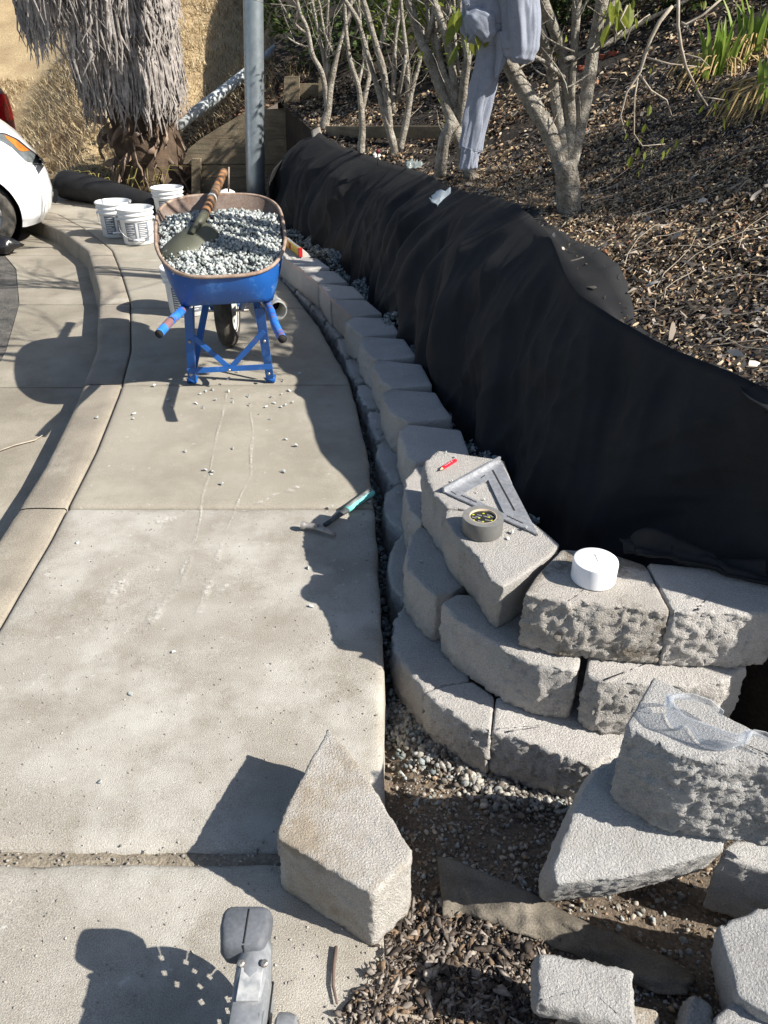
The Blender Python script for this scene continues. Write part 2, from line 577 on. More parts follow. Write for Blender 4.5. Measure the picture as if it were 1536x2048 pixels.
kerb = empty('kerb', (-1.3, 3, 0), kind='structure')
kj = [-2.2, 1.02, 2.45, 3.66, 5.05, 6.4, 7.7, 9.0]
for a, b in zip(kj[:-1], kj[1:]):
    g = MB()
    yy = np.linspace(a + .004, b - .004, max(6, int((b - a) / .06)))
    rows = []
    for y in yy:
        e = .006 if y in (yy[0], yy[-1]) else 0
        gx, ct, cb = Gline(y) - .004, Ctop(y), Cbot(y)
        w = ct + .03 - gx
        n = lambda k: .0022 * fbm((k * 3.1, y * 14, 1.7))
        rows.append([(gx, y, -.12), (gx, y, -.006 - e), (gx - .006, y, -.001 - e + n(0)), (gx + w * .35, y, n(1) - e), (gx + w * .7, y, n(2) - e), (gx + w, y, -.001 + n(3) - e),
                     (ct + .010, y, -.005 - e), (ct - .002, y, -.016), (ct - .008, y, -.035 + n(4)), (ct + (cb - ct) * .6, y, -.09 + n(5)), (cb, y, -.15)])
    g.grid(rows, flip=True)
    g.build('kerb_stone', M['curb'], kerb)

walk = empty('pavement', (-.6, 3, 0), kind='structure')
pj = [-1.2, 1.015, 2.45, 3.655, 4.95, 6.2, 7.4, 8.55, 9.6]
gaps = {1.015: (.011, .010), 2.45: (.005, .004), 3.655: (.008, .006)}
for a, b in zip(pj[:-1], pj[1:]):
    g = MB()
    ga = gaps.get(a, (.005, .005))[1]
    gb = gaps.get(b, (.005, .005))[0]
    ny = max(8, int((b - a) / .045))
    nx = 30
    yy = list(np.linspace(a + ga, b - gb, ny))
    yy = [yy[0]] + [yy[0] + .006, yy[0] + .018] + yy[1:-1] + [yy[-1] - .018, yy[-1] - .006] + [yy[-1]]
    rows = []
    for j, y in enumerate(yy):
        row = []
        ed = {0: -.014, 1: -.005, 2: -.001}.get(min(j, len(yy) - 1 - j), 0)
        big = 2.0 if (a == 1.015 and j < 3) or (b == 1.015 and j > len(yy) - 4) else 1
        x0, x1 = Gline(y) + .004, Redge(y)
        us = [0, .004, .014] + list(np.linspace(.03, .97, nx)) + [.985, .995, 1]
        for i, u in enumerate(us):
            ex = {0: -.012, 1: -.004, 2: -.001}.get(i, 0) + {0: -.020, 1: -.007, 2: -.0015}.get(len(us) - 1 - i, 0)
            x = x0 + (x1 - x0) * u
            wob = .008 * fbm((x * 9, a * 5, 0)) * (1 if big == 2 else .15) * (1 if j < 3 else -1 if j > len(yy) - 4 else 0)
            xe = x + (.006 * fbm((0, y * 8, 4)) if i > len(us) - 4 else 0)
            row.append((xe, y + wob, ed * big + ex + .0018 * fbm((x * 3, y * 3, 0)) + .0006 * fbm((x * 30, y * 30, 0), 2)))
        rows.append([(row[0][0], row[0][1], -.13)] + row + [(row[-1][0] + .004, row[-1][1], -.17)])
    f0 = [(q[0], q[1], -.13) for q in rows[0]]
    f1 = [(q[0], q[1], -.13) for q in rows[-1]]
    g.grid([f0] + rows + [f1])
    g.build('slab', M['concrete_near'] if b < 2.6 else M['concrete'], walk)
# dirt lying in the wide broken joint
g = MB()
g.grid([[(x, 1.015 + s * (.019 + .010 * fbm((x * 6, s, 0))), -.013 + (.005 if s == 0 else 0) + .004 * fbm((x * 20, s * 3, 1))) for x in np.linspace(-1.12, -.01, 90)] for s in (-1, -.5, 0, .5, 1)])
tag(g.build('joint_dirt', mat('dusty_joint_fill', (.30, .26, .20), (.19, .16, .12), 14, .97, .8, 120, fine=(150, .3)), walk), kind='stuff')

# chalky scrapes on the slabs
def scrape(pts, w):
    rows, cols = [], []
    P = [gp(*q, .0042) for q in pts]
    for i, p in enumerate(P):
        t = (P[min(i + 1, len(P) - 1)] - P[max(i - 1, 0)])
        t.z = 0
        t.normalize()
        s = Vector((t.y, -t.x, 0))
        ww = (w[i] if hasattr(w, '__len__') else w) * (.5 + 1.3 * abs(noise.noise(p * 6)) + .5 * RND.random())
        p = p + s * .010 * noise.noise(p * 5)
        rows.append([p + s * ww * k for k in (-1, -.5, 0, .5, 1)])
        e = 0.0 if i in (0, len(P) - 1) else max(.1, min(1, .65 + 1.5 * noise.noise(p * 9)))
        cols += [(0, 0, 0), (.75 * e,) * 3, (e, e, e), (.75 * e,) * 3, (0, 0, 0)]
    m = MB().grid(rows)
    np_mesh('scrape_mark', np.array([tuple(q) for q in m.v]), np.array(m.f), M['chalk'], np.array(cols), walk)


def dense(pts, n=8):
    out = []
    for a, b in zip(pts[:-1], pts[1:]):
        for k in range(n):
            t = k / n
            out.append((a[0] + (b[0] - a[0]) * t, a[1] + (b[1] - a[1]) * t))
    return out + [pts[-1]]


for pts, w in ((((452, 782), (445, 830), (432, 890), (420, 940), (410, 985), (402, 1020), (392, 1070), (375, 1130), (358, 1170)), .006),
               (((444, 830), (430, 890), (416, 960)), .004),
               (((503, 820), (505, 880), (500, 950), (478, 1010), (455, 1060)), .005),
               (((470, 1025), (455, 1055)), .007), (((448, 1075), (437, 1110), (425, 1150), (410, 1190), (395, 1235)), .012),
               (((392, 1060), (378, 1110), (362, 1160), (335, 1200), (300, 1250)), (.010, .014, .022, .03, .035) + (.035,) * 40),
               (((560, 985), (535, 1000), (512, 1010)), .015), (((600, 970), (575, 985)), .02),
               (((310, 1045), (335, 1040), (355, 1036)), .026), (((0, 1115), (22, 1100), (30, 1080)), .05),
               (((215, 1210), (235, 1180), (250, 1155)), .03), (((430, 1180), (470, 1160)), .02)):
    scrape(dense(pts, 5), w if not hasattr(w, '__len__') else [w[min(i // 5, len(w) - 1)] for i in range(5 * (len(pts) - 1) + 1)])

# ------------------------------------------------------------------ bank, soil, hillside
crest_px = [((545, 372), 7.75, .0), ((566, 322), 7.65, .0), ((600, 285), 7.75, .02), ((640, 268), 7.6, .03), ((665, 290), 7.2, .03), ((700, 303), 6.9, .03), ((740, 315), 6.4, .03), ((780, 332), 6.2, .03), ((815, 340), 5.75, .04),
            ((850, 352), 5.3, .04), ((890, 375), 4.82, .05), ((930, 392), 4.45, .06), ((965, 396), 4.12, .06), ((1000, 402), 3.83, .05), ((1035, 418), 3.55, .05), ((1062, 438), 3.38, .05),
            ((1085, 462), 3.2, .05), ((1102, 486), 3.05, .06), ((1114, 512), 2.92, .10), ((1125, 545), 2.80, .14), ((1138, 572), 2.68, .17), ((1158, 598), 2.57, .16), ((1200, 625), 2.45, .09), ((1230, 645), 2.38, .04),
            ((1260, 662), 2.31, .025), ((1305, 688), 2.2, .02), ((1350, 710), 2.1, .025), ((1400, 730), 2.0, .03), ((1450, 750), 1.9, .05), ((1495, 770), 1.82, .06), ((1536, 792), 1.74, .05),
            ((1600, 825), 1.63, .04), ((1700, 880), 1.5, .04), ((1850, 960), 1.36, .04)]
crest = [(gy(*q, Y), w) for q, Y, w in crest_px]
cy = np.array([c.y for c, _ in crest[3:]])[::-1]
cx = np.array([c.x for c, _ in crest[3:]])[::-1]
cz = np.array([c.z for c, _ in crest[3:]])[::-1]


def xcrest(y):
    return float(np.interp(y, np.r_[.2, cy, 10, 14], np.r_[3.2, cx, -1.25, -1.6]))


def zcrest(y):
    return float(np.interp(y, np.r_[.2, cy, 10, 14], np.r_[.75, cz, .95, 1.1]))


def zbank(x, y):
    d = max(0.0, x - xcrest(y))
    z = zcrest(y) - .03 + .16 * min(d, .5) + .40 * max(0, d - .5) + .42 * max(0, y - 9.9)
    z += .06 * min(1, d * 2) * fbm((x * .9, y * .9, 2)) + .022 * min(1, d * 4) * fbm((x * 4, y * 4, 5))
    return z


g = MB()
ds = np.r_[np.linspace(0, 1.6, 34), np.linspace(1.7, 10, 40)]
ysb = np.r_[np.linspace(.9, 5, 70), np.linspace(5.1, 19, 60)]
g.grid([[(xcrest(y) + d, y, zbank(xcrest(y) + d, y)) for d in ds] for y in ysb])
# cut face of the bank behind the cloth
g.grid([[(xcrest(y) + .03 * k, y, zbank(xcrest(y), y) - (1 - k) * 1.1) for k in (0, 1)] for y in ysb])
tag(g.build('bank', M['bank'], smooth=True), kind='structure')


def soilz(x, y):
    z = -.165 + .018 * fbm((x * 5, y * 5, 9)) + .008 * fbm((x * 22, y * 22, 3))
    z += .10 * max(0, min(1, (1.30 - y) / .42)) + .04 * max(0, min(1, (.85 - y) / .3))
    return z - .03 * max(0, 1 - abs(x - .02) / .05) * (1 if y > 1.1 else 0)


g = MB()
g.grid([[(Redge(y) - .02 + d, y, soilz(Redge(y) - .02 + d, y)) for d in np.linspace(0, 2.6, 110)] for y in np.r_[np.linspace(-.6, 2.6, 130), np.linspace(2.7, 10, 60)]])
tag(g.build('soil', M['soil'], smooth=True), kind='structure')


def zhill(x, y):
    base = 10.25 + max(0, -3.9 - x) * 1.6
    base = min(base, 14.0)
    z = -.16 + .5 * max(0, y - base) + .10 * fbm((x * .7, y * .7, 1)) + .05 * fbm((x * 3, y * 3, 1))
    k = max(0.0, min(1.0, (x + 2.5) / .9))               # earth held back by the timber wall
    if y > 9.66 and k > 0:
        z = max(z, -.1 + k * (.78 + .25 * max(0, min(1, (x + 1.5) / .4))) + .30 * (y - 9.66) + .03 * fbm((x * 4, y * 4, 2)))
    return z


g = MB()
g.grid([[(x, y, zhill(x, y)) for x in np.r_[np.linspace(-22, -4.2, 40), np.linspace(-4, 1.0, 80)]] for y in np.r_[np.linspace(9.68, 12, 40), np.linspace(12.2, 40, 60)]])
tag(g.build('hillside', M['hill'], smooth=True), kind='structure')

# ------------------------------------------------------------------ segmental block retaining wall
def rounded(poly, rad=.016, k=4):
    """poly: list of 2-D Vectors (CCW) -> outline with rounded corners, plus per-point source edge"""
    n = len(poly)
    out = []
    for i in range(n):
        p, a, b = poly[i], poly[i - 1], poly[(i + 1) % n]
        d0, d1 = (a - p), (b - p)
        r0, r1 = min(rad, .4 * d0.length), min(rad, .4 * d1.length)
        s, e = p + d0.normalized() * r0, p + d1.normalized() * r1
        for j in range(k + 1):
            t = j / k
            out.append(s * (1 - t) ** 2 + p * 2 * t * (1 - t) + e * t * t)
    return out


def resample(pts, s):
    out = []
    n = len(pts)
    for i in range(n):
        a, b = pts[i], pts[(i + 1) % n]
        L = (b - a).length
        if L < 1e-6:
            continue
        m = max(1, int(round(L / s)))
        for k in range(m):
            out.append(a + (b - a) * (k / m))
    return out


def block_geo(poly, z0, z1, seed=0, s=.010, amp=.006, bevel=.006, bot=(0, 0, 1), face=(-.8, -.6), tilt=None, top_amp=.0011, bulge=.006, allrough=False, rad=.010):
    P = [Vector((q[0], q[1])) for q in poly]
    area = sum(P[i - 1].x * P[i].y - P[i].x * P[i - 1].y for i in range(len(P)))
    if area < 0:
        P.reverse()
    ring = resample(rounded(P, rad), s)
    n = len(ring)
    c = sum(ring, Vector((0, 0))) / n
    nor = []
    for i in range(n):
        t = ring[(i + 1) % n] - ring[i - 1]
        q = Vector((t.y, -t.x))
        nor.append(q.normalized() if q.length else Vector((0, 0)))
    fv = Vector(face).normalized()
    wgt = [1.0 if allrough else max(.12, min(1, (q.dot(fv) + .05) * 2.2)) for q in nor]
    hgt = z1 - z0
    nl = max(3, int(hgt / s))
    lev = [(k / nl) * (1 - bevel / hgt) for k in range(nl + 1)]
    rows = []
    off = Vector((seed * 3.7, seed * 1.9, seed * 5.3))
    def ringat(t, inset):
        row = []
        z = z0 + hgt * t
        sc = bot[2] + (1 - bot[2]) * t
        for i, p in enumerate(ring):
            q = c + (p - c) * sc - nor[i] * inset + Vector((bot[0], bot[1])) * (1 - t)
            w = wgt[i]
            P3 = Vector((q.x, q.y, z)) + off
            d = amp * w * (.55 * noise.noise(P3 * 13) + .42 * noise.cell(P3 * 42 + .8 * noise.noise_vector(P3 * 30)) + .5 * noise.noise(P3 * 60) + .5 * noise.noise(P3 * 110) + .75 * noise.noise(P3 * 200)) + bulge * w * math.sin(math.pi * min(1, t * 1.02))
            d += .0007 * noise.noise(P3 * 60)
            q = q + nor[i] * d
            row.append(Vector((q.x, q.y, z + (amp * .35 * w * (noise.noise(P3 * 45) + noise.noise(P3 * 120)) if inset else 0))))
        return row
    for t in lev:
        rows.append(ringat(t, 0.0))
    rows.append(ringat(1 - .35 * bevel / hgt, bevel * .3))
    rows.append(ringat(1.0, bevel))
    top = rows[-1]
    K = max(3, int(.12 / s))
    ct = sum(top, Vector((0, 0, 0))) / n
    for k in range(1, K):
        f = 1 - k / K
        row = []
        for p in top:
            q = ct + (p - ct) * f
            row.append(Vector((q.x, q.y, z1 + top_amp * (noise.noise((q + off) * 45) + .7 * noise.noise((q + off) * 110)))))
        rows.append(row)
    m = MB()
    m.grid(rows, True)
    m.v.append(tuple(Vector((ct.x, ct.y, z1))))
    ci = len(m.v) - 1
    b = (len(rows) - 1) * n
    for i in range(n):
        m.f.append((b + i, b + (i + 1) % n, ci))
    m.f.append(tuple(range(n))[::-1])
    if tilt is not None:
        m.v = [tuple(tilt @ Vector(q)) for q in m.v]
    return m


BH = .17
Z1, Z2, Z3 = .0, .17, .34
wall = empty('retaining_wall', (.3, 1.8, -.1), 'curved dry-stacked grey concrete block wall being built along the pavement', 'wall')


def wblock(px, zt, material='block', **kw):
    poly = [gp(*q, zt)[:2] for q in px]
    h = kw.pop('h', BH)
    m = block_geo(poly, zt - h + .0015, zt - .0015, seed=len(wall.children) + 1, **kw)
    return m.build('wall_block', M[material], wall, smooth='auto' if False else True)


# third course
wblock([(874, 899), (1008, 919), (1027, 970), (1050, 1029), (893, 1013), (870, 988), (852, 958), (847, 925)], Z3, s=.009)
wblock([(893, 1017), (1052, 1032), (1084, 1056), (1121, 1088), (1100, 1110), (1035, 1157), (1004, 1173), (984, 1160), (962, 1122), (927, 1087), (903, 1062), (891, 1040)], Z3, 'block', s=.009, bot=(.005, .035, .96))
wblock([(1050, 1186), (1072, 1150), (1123, 1097), (1210, 1101), (1291, 1128), (1341, 1221), (1250, 1214), (1140, 1205)], Z3, 'block_stain', s=.008, amp=.008, face=(-.3, -.95))
wblock([(1297, 1124), (1420, 1135), (1560, 1175), (1570, 1215), (1525, 1227), (1430, 1226), (1345, 1223)], Z3, s=.008, amp=.008, face=(-.2, -.95))
# second course, front
wblock([(1172, 1345), (1185, 1270), (1460, 1250), (1494, 1330), (1445, 1366), (1320, 1371), (1200, 1362)], Z2, s=.008, amp=.008, face=(-.2, -.95))
wblock([(884, 1205), (912, 1187), (1060, 1190), (1164, 1255), (1161, 1325), (1150, 1340), (1080, 1330), (1020, 1305), (960, 1268), (910, 1236)], Z2, s=.009, amp=.007, face=(-.4, -.9))
wblock([(838, 1052), (930, 1070), (960, 1150), (908, 1181), (870, 1190), (838, 1165), (814, 1135), (812, 1100), (822, 1070)], Z2)
wblock([(835, 931), (900, 935), (925, 1010), (843, 1046), (818, 1020), (809, 990), (811, 957)], Z2)
# second course, running away along the pavement
far2 = [[(814, 847), (922, 859), (939, 907), (945, 925), (851, 919), (832, 927), (812, 909), (798, 867), (803, 858)],
        [(779, 777), (872, 784), (884, 806), (905, 835), (816, 843), (782, 825), (764, 792), (768, 783)],
        [(756, 719), (843, 728), (865, 769), (784, 776), (761, 759), (745, 730)],
        [(728, 672), (808, 677), (834, 712), (780, 718), (747, 716), (732, 704), (719, 685)],
        [(706, 633), (780, 636), (799, 665), (724, 671), (702, 655), (691, 644)],
        [(665, 598), (733, 600), (764, 626), (702, 633)],
        [(639, 566), (707, 572), (729, 594), (660, 597)],
        [(603, 539), (670, 542), (694, 563), (637, 566)],
        [(571, 516), (634, 516), (659, 534), (603, 538)],
        [(545, 495), (605, 496), (624, 512), (571, 515)],
        [(518, 474), (578, 475), (599, 493), (543, 494)],
        [(491, 455), (549, 456), (572, 472), (517, 473)]]
for k, q in enumerate(far2):
    wblock(q, Z2, s=.012 if k < 6 else .02, amp=.007 if k < 5 else .005, face=(-.95, -.3), rad=.014 if k < 5 else .006)
# first course, front
wblock([(849, 1383), (888, 1370), (945, 1361), (989, 1391), (981, 1466), (942, 1449), (911, 1431), (875, 1407)], Z1, s=.009, amp=.007, face=(-.3, -.9))
wblock([(992, 1393), (1130, 1380), (1280, 1440), (1252, 1490), (1188, 1530), (1130, 1512), (1075, 1489), (985, 1460)], Z1, s=.008, amp=.009, face=(-.1, -1))
wblock([(809, 1206), (900, 1230), (940, 1359), (888, 1368), (848, 1380), (822, 1346), (791, 1306), (786, 1267), (792, 1236)], Z1, amp=.007)
wblock([(803, 1066), (870, 1080), (870, 1180), (811, 1200), (783, 1172), (777, 1130), (779, 1100)], Z1)
wblock([(798, 966), (850, 970), (850, 1050), (806, 1062), (776, 1040), (767, 1010), (771, 985)], Z1)
wblock([(770, 878), (820, 885), (825, 950), (797, 960), (768, 938), (753, 908), (758, 888)], Z1)
for k in range(len(far2) - 1):          # half-bond below the far blocks, set a little towards the pavement
    a = [gp(*q, Z2) for q in far2[k]]
    b = [gp(*q, Z2) for q in far2[k + 1]]
    la, lb = min(a, key=lambda q: q.x), min(b, key=lambda q: q.x)
    ca, cb = sum(a, Vector()) / len(a), sum(b, Vector()) / len(b)
    d = (cb - ca).normalized()
    nn = Vector((-d.y, d.x, 0))
    if nn.x > 0:
        nn = -nn
    mid = (ca + cb) / 2
    L = (cb - ca).length * .98
    fr = mid + nn * (.138 - .004 * k)
    bk = mid - nn * .06
    P = [fr - d * L / 2 * .9, fr - d * L * .2 + nn * .008, fr + d * L * .2 + nn * .008, fr + d * L / 2 * .9, bk + d * L * .4, bk - d * L * .4]
    block_geo([q[:2] for q in P], Z1 - BH, Z1 - .003, seed=60 + k, s=.014, amp=.013, face=(-.95, -.3), rad=.012, bevel=.008).build('wall_block', M['block'], wall)

# thin pink string line stretched along the far blocks, two pencil strokes
g = MB()
g.tube([gp(548, 505, Z2 + .010), gp(604, 543, Z2 + .009), gp(640, 575, Z2 + .008), gp(662, 600, Z2 + .008), gp(702, 634, Z2 + .008)], .0018, 5)
tag(g.build('string_line', M['twine']), 'thin pink mason string stretched along the front edge of the far blocks', 'string')

# ------------------------------------------------------------------ black landscape fabric
bot_pts = interp([(1.2, 1.9), (1.45, 1.25), (1.58, .98), (1.75, .78), (1.95, .60), (2.3, .46), (2.9, .34), (3.85, .15), (5.1, -.12), (6.5, -.55), (7.5, -.98), (8.3, -1.3)])


def fabric():
    C = []
    for (a, wa), (b, wb) in zip(crest[:-1], crest[1:]):
        m = max(2, int((b - a).length / .012))
        for k in range(m):
            t = k / m
            C.append((a.lerp(b, t), wa + (wb - wa) * t))
    rows = []
    nv = 64
    for i, (c, w) in enumerate(C):
        u = i / len(C)
        s = i * .012
        # where the foot of this strip stands
        fy = c.y + (-.10 if c.y > 2.4 else -.10 - .12 * (2.4 - c.y))
        foot = Vector((bot_pts(fy), fy, -.06))
        if c.y < 2.1:
            foot.z = -.06 + .22 * min(1, (2.1 - c.y) / .35)
        dirn = Vector((foot.x - c.x, foot.y - c.y, 0))
        out = dirn.normalized() if dirn.length > .05 else Vector((-1, 0, 0))
        row = []
        for k, t in enumerate((1, .66, .33)):         # the part turned back on to the bank
            p = c - out * (w * t + .03 * t)
            z = max(zbank(p.x, p.y) + .012 + .12 * w, c.z - .03 * t) if c.y < 7.4 else c.z - .05 * t
            row.append(Vector((p.x, p.y, z + .012 * fbm((s * 4, t * 2, 7)))))
        row.append(c + Vector((0, 0, .014)))
        for k in range(1, nv):
            t = k / (nv - 1)
            p = c.lerp(foot, t)
            swell = max(0, min(1, (c.y - 2.7) / .9))
            hang = math.sin(math.pi * min(1, t)) * .03 + swell * .12 * math.sin(math.pi * t ** .62) * (1 + .5 * noise.noise(Vector((s * .9, 5, 1))))
            f1 = .030 * math.sin(s * 17 + 2.2 * noise.noise(Vector((s * 1.3, t * 1.2, 0))) * 3)
            f2 = .055 * noise.noise(Vector((s * 2.2 + t * 1.2, t * .9, 4))) + .034 * noise.noise(Vector((s * 6.5 - t * 2.0, t * 1.6, 1)))
            rg = lambda a_, b_, c_: (1 - min(1, abs(noise.noise(Vector((a_, b_, c_)))) * 2.2)) ** 3
            f3 = .020 * rg(s * 3.6 + t * 1.6, t * .8, 2) + .014 * rg(s * 8 - t * 2.4, t * 1.2, 7) + .010 * rg(s * 5 + t * 6, t * 5 - s * 3, 3) * (1 - t) + .03 * abs(noise.noise(Vector((s * 3.2 + t * 1.7, t * 2.2, 12))))
            dsp = hang + (f1 * .8 + f2 * 1.2 + f3 * .85) * min(1, t * 6.0)
            q = p + out * dsp
            row.append(q)
        rows.append(row)
    m = MB()
    m.grid(rows)
    o = m.build('landscape_fabric', M['fabric'])
    tag(o, 'black landscape fabric draped over the cut bank behind the block wall', 'fabric')
    sd = o.modifiers.new('thick', 'SOLIDIFY')
    sd.thickness = .003
    return o


fabric()
# loose hem lying across the near blocks
g = MB()
rows = []
hem = [((1250, 1106), .425, .10), ((1275, 1108), .44, .12), ((1310, 1112), .45, .13), ((1350, 1118), .445, .13), ((1395, 1128), .435, .13), ((1435, 1140), .43, .13), ((1475, 1154), .425, .13), ((1545, 1175), .422, .13)]
hp = []
for (a, za, _), (b, zb, _) in zip(hem[:-1], hem[1:]):
    for k in range(10):
        t = k / 10
        hp.append(gp(a[0] + (b[0] - a[0]) * t, a[1] + (b[1] - a[1]) * t, za + (zb - za) * t - .07))
for i, p in enumerate(hp):
    row = []
    for k in range(14):
        t = k / 13
        q = p + Vector((.01 * math.sin(i * .3), .06 * t, .02 * t * t + .018 * math.sin(t * 5 + i * .12) * t - .012 * math.sin(math.pi * min(1, t * 3))))
        q += Vector((0, 0, .012 * fbm((i * .08, t * 3, 3)) * (1 if t > .1 else .4)))
        row.append(q)
    rows.append(row)
g.grid(rows)
o = tag(g.build('fabric_hem', M['fabric']), 'curled loose edge of black fabric lying across the blocks right of the white cap', 'fabric')
sd = o.modifiers.new('thick', 'SOLIDIFY')
sd.thickness = .004
# pale turned-up corner at the far end
g = MB()
a, b, c, d = gy(622, 262, 7.66), gy(640, 254, 7.66), gy(654, 298, 7.5), gy(630, 300, 7.5)
g.grid([[a.lerp(b, t) + Vector((0, .01 * math.sin(t * 3), 0)) for t in np.linspace(0, 1, 5)], [a.lerp(d, .5).lerp(b.lerp(c, .5), t) + Vector((0, -.02, 0)) for t in np.linspace(0, 1, 5)], [d.lerp(c, t) for t in np.linspace(0, 1, 5)]])
o = tag(g.build('cloth_corner', mat('pale_cloth_back', (.30, .27, .23), (.24, .21, .18), 12, .95)), 'pale turned-up flap at the far end of the black fabric', 'fabric')
o.modifiers.new('thick', 'SOLIDIFY').thickness = .004

# ------------------------------------------------------------------ loose blocks in front
def loose(name, label, poly, z0, z1, material='block_pale', **kw):
    m = block_geo(poly, z0, z1, **kw)
    return tag(m.build(name, M[material]), label, 'block', 'loose concrete wall blocks')


P = lambda pts, z: [gp(*q, z)[:2] for q in pts]
loose('concrete_block', 'kite-shaped dusty concrete block standing on the pavement edge in front of the wall',
      P([(655, 1456), (672, 1468), (720, 1532), (765, 1602), (824, 1700), (818, 1722), (746, 1789), (640, 1727), (551, 1672), (556, 1650), (600, 1560)], .17), .002, .17, 'block_dirt', seed=81, s=.007, amp=.003, allrough=True, rad=.008, bevel=.006, bulge=.0, top_amp=.0016)
o = loose('concrete_block', 'big rough-faced concrete block carrying the safety goggles',
          P([(1308, 1350), (1365, 1380), (1446, 1427), (1536, 1472), (1690, 1548), (1665, 1555), (1536, 1532), (1440, 1524), (1385, 1518), (1345, 1504), (1292, 1478), (1250, 1452), (1262, 1432)], .40), .195, .40, 'block_pale', seed=82, s=.006, amp=.0075, face=(-.15, -1), rad=.012)
# leaning block with a core slot below it
o = loose('concrete_block', 'tilted pale concrete block leaning under the goggles block',
          P([(1180, 1556), (1290, 1520), (1420, 1560), (1450, 1655), (1432, 1698), (1318, 1724), (1240, 1738), (1112, 1748), (1104, 1714), (1148, 1610)], .15), -.06, .165, 'block_pale', seed=83, s=.007, amp=.004, allrough=True, rad=.010, bot=(-.004, .02, 1.0),
          tilt=Matrix.Translation((.3, .9, .1)) @ Matrix.Rotation(math.radians(19), 4, 'X') @ Matrix.Rotation(math.radians(-4), 4, 'Y') @ Matrix.Translation((-.3, -.9, -.115)))
loose('concrete_block', 'smooth-sided grey concrete block at the right edge below the goggles block',
      P([(1470, 1679), (1600, 1690), (1700, 1760), (1640, 1790), (1536, 1740), (1443, 1712), (1448, 1696)], .115), -.06, .115, 'block_pale', seed=84, s=.009, amp=.004, rad=.01, face=(-.5, -.8))
tl = Matrix.Translation(gp(1500, 1930, .1)) @ Matrix.Rotation(math.radians(-14), 4, 'Y') @ Matrix.Rotation(math.radians(8), 4, 'X') @ Matrix.Translation(-gp(1500, 1930, .1))
loose('concrete_block', 'large tilted concrete block with a bright top in the lower right corner',
      P([(1449, 1836), (1520, 1815), (1640, 1800), (1760, 1900), (1700, 2010), (1560, 2010), (1492, 1966), (1470, 1900)], .17), -.06, .17, 'block_pale', seed=85, s=.008, amp=.004, allrough=True, tilt=tl, rad=.01)
loose('concrete_block', 'lowest concrete block at the bottom right corner with a sunlit edge',
      P([(1496, 1976), (1560, 2010), (1700, 2020), (1700, 2150), (1560, 2160), (1430, 2100), (1432, 2030)], .12), -.06, .12, 'block_pale', seed=86, s=.009, amp=.004, rad=.01)
tl = Matrix.Translation(gp(1170, 1965, .10)) @ Matrix.Rotation(math.radians(10), 4, 'X') @ Matrix.Rotation(math.radians(3), 4, 'Y') @ Matrix.Translation(-gp(1170, 1965, .10))
loose('concrete_offcut', 'pale rectangular concrete offcut lying on a lower block near the camera',
      P([(1074, 1906), (1176, 1919), (1200, 1922), (1261, 1936), (1266, 1984), (1269, 2028), (1240, 2026), (1160, 2014), (1072, 1999)], .125), .075, .125, 'block_pale', seed=87, s=.006, amp=.004, allrough=True, tilt=tl, rad=.006, bevel=.005)
loose('concrete_block', 'soil-dusted block under the pale rectangular offcut at the bottom edge',
      P([(1122, 2016), (1220, 2000), (1318, 2018), (1326, 2160), (1120, 2160)], .055), -.06, .055, 'block_dirt', seed=88, s=.009, amp=.004, rad=.01)
loose('concrete_chunk', 'small dark concrete chunk at the bottom edge left of the corner blocks',
      P([(1388, 1980), (1424, 2005), (1432, 2070), (1365, 2070), (1374, 2005)], .05), -.06, .05, 'block', seed=89, s=.009, amp=.006, allrough=True, rad=.008)

# dusty strip of old fabric half buried in the soil
up = [(874, 1712), (905, 1716), (950, 1738), (1000, 1758), (1045, 1776), (1090, 1800), (1140, 1828), (1200, 1856), (1260, 1880), (1330, 1912), (1392, 1950)]
lo = [(888, 1842), (930, 1826), (975, 1846), (1020, 1862), (1055, 1872), (1100, 1890), (1150, 1910), (1190, 1930), (1250, 1962), (1310, 1985), (1372, 1992)]
rows = []
for i in range(60):
    t = i / 59 * (len(up) - 1)
    k = min(int(t), len(up) - 2)
    f = t - k
    a = Vector(up[k]).lerp(Vector(up[k + 1]), f)
    b = Vector(lo[k]).lerp(Vector(lo[k + 1]), f)
    row = []
    for j in range(16):
        q = a.lerp(b, j / 15)
        w = gp(q.x, q.y, -.02)
        z = soilz(w.x, w.y) + .012 + .016 * math.sin(j / 15 * 3.1) + .006 * fbm((i * .2, j * .2, 0)) + .005 * math.sin(i * .5 + j * .7)
        row.append(gp(q.x, q.y, max(z, -.06)))
    rows.append(row)
o = MB().grid(rows).build('fabric_strip', M['fabric_dusty'])
tag(o, 'dusty strip of old fabric half buried in the soil before the wall', 'fabric')
o.modifiers.new('thick', 'SOLIDIFY').thickness = .003

# ------------------------------------------------------------------ crushed stone
def rock_base(k, pts=9, flat=.8):
    rr = random.Random(k)
    bm = bmesh.new()
    for _ in range(pts):
        v = Vector((rr.gauss(0, 1), rr.gauss(0, 1), rr.gauss(0, 1))).normalized()
        v = Vector((v.x * rr.uniform(.75, 1.1), v.y * rr.uniform(.6, .95), v.z * flat))
        bm.verts.new(v * .5)
    r = bmesh.ops.convex_hull(bm, input=bm.verts[:])
    bmesh.ops.delete(bm, geom=[e for e in r['geom_interior'] if isinstance(e, bmesh.types.BMVert)], context='VERTS')
    bmesh.ops.triangulate(bm, faces=bm.faces[:])
    bm.verts.index_update()
    v = np.array([q.co[:] for q in bm.verts])
    f = np.array([[q.index for q in fc.verts] for fc in bm.faces])
    bm.free()
    return v, f


ROCKS = [rock_base(k) for k in range(14)]
BARK = [rock_base(150 + k, 10, .3) for k in range(10)]
ROUND = [rock_base(50 + k, 26, .62) for k in range(8)]


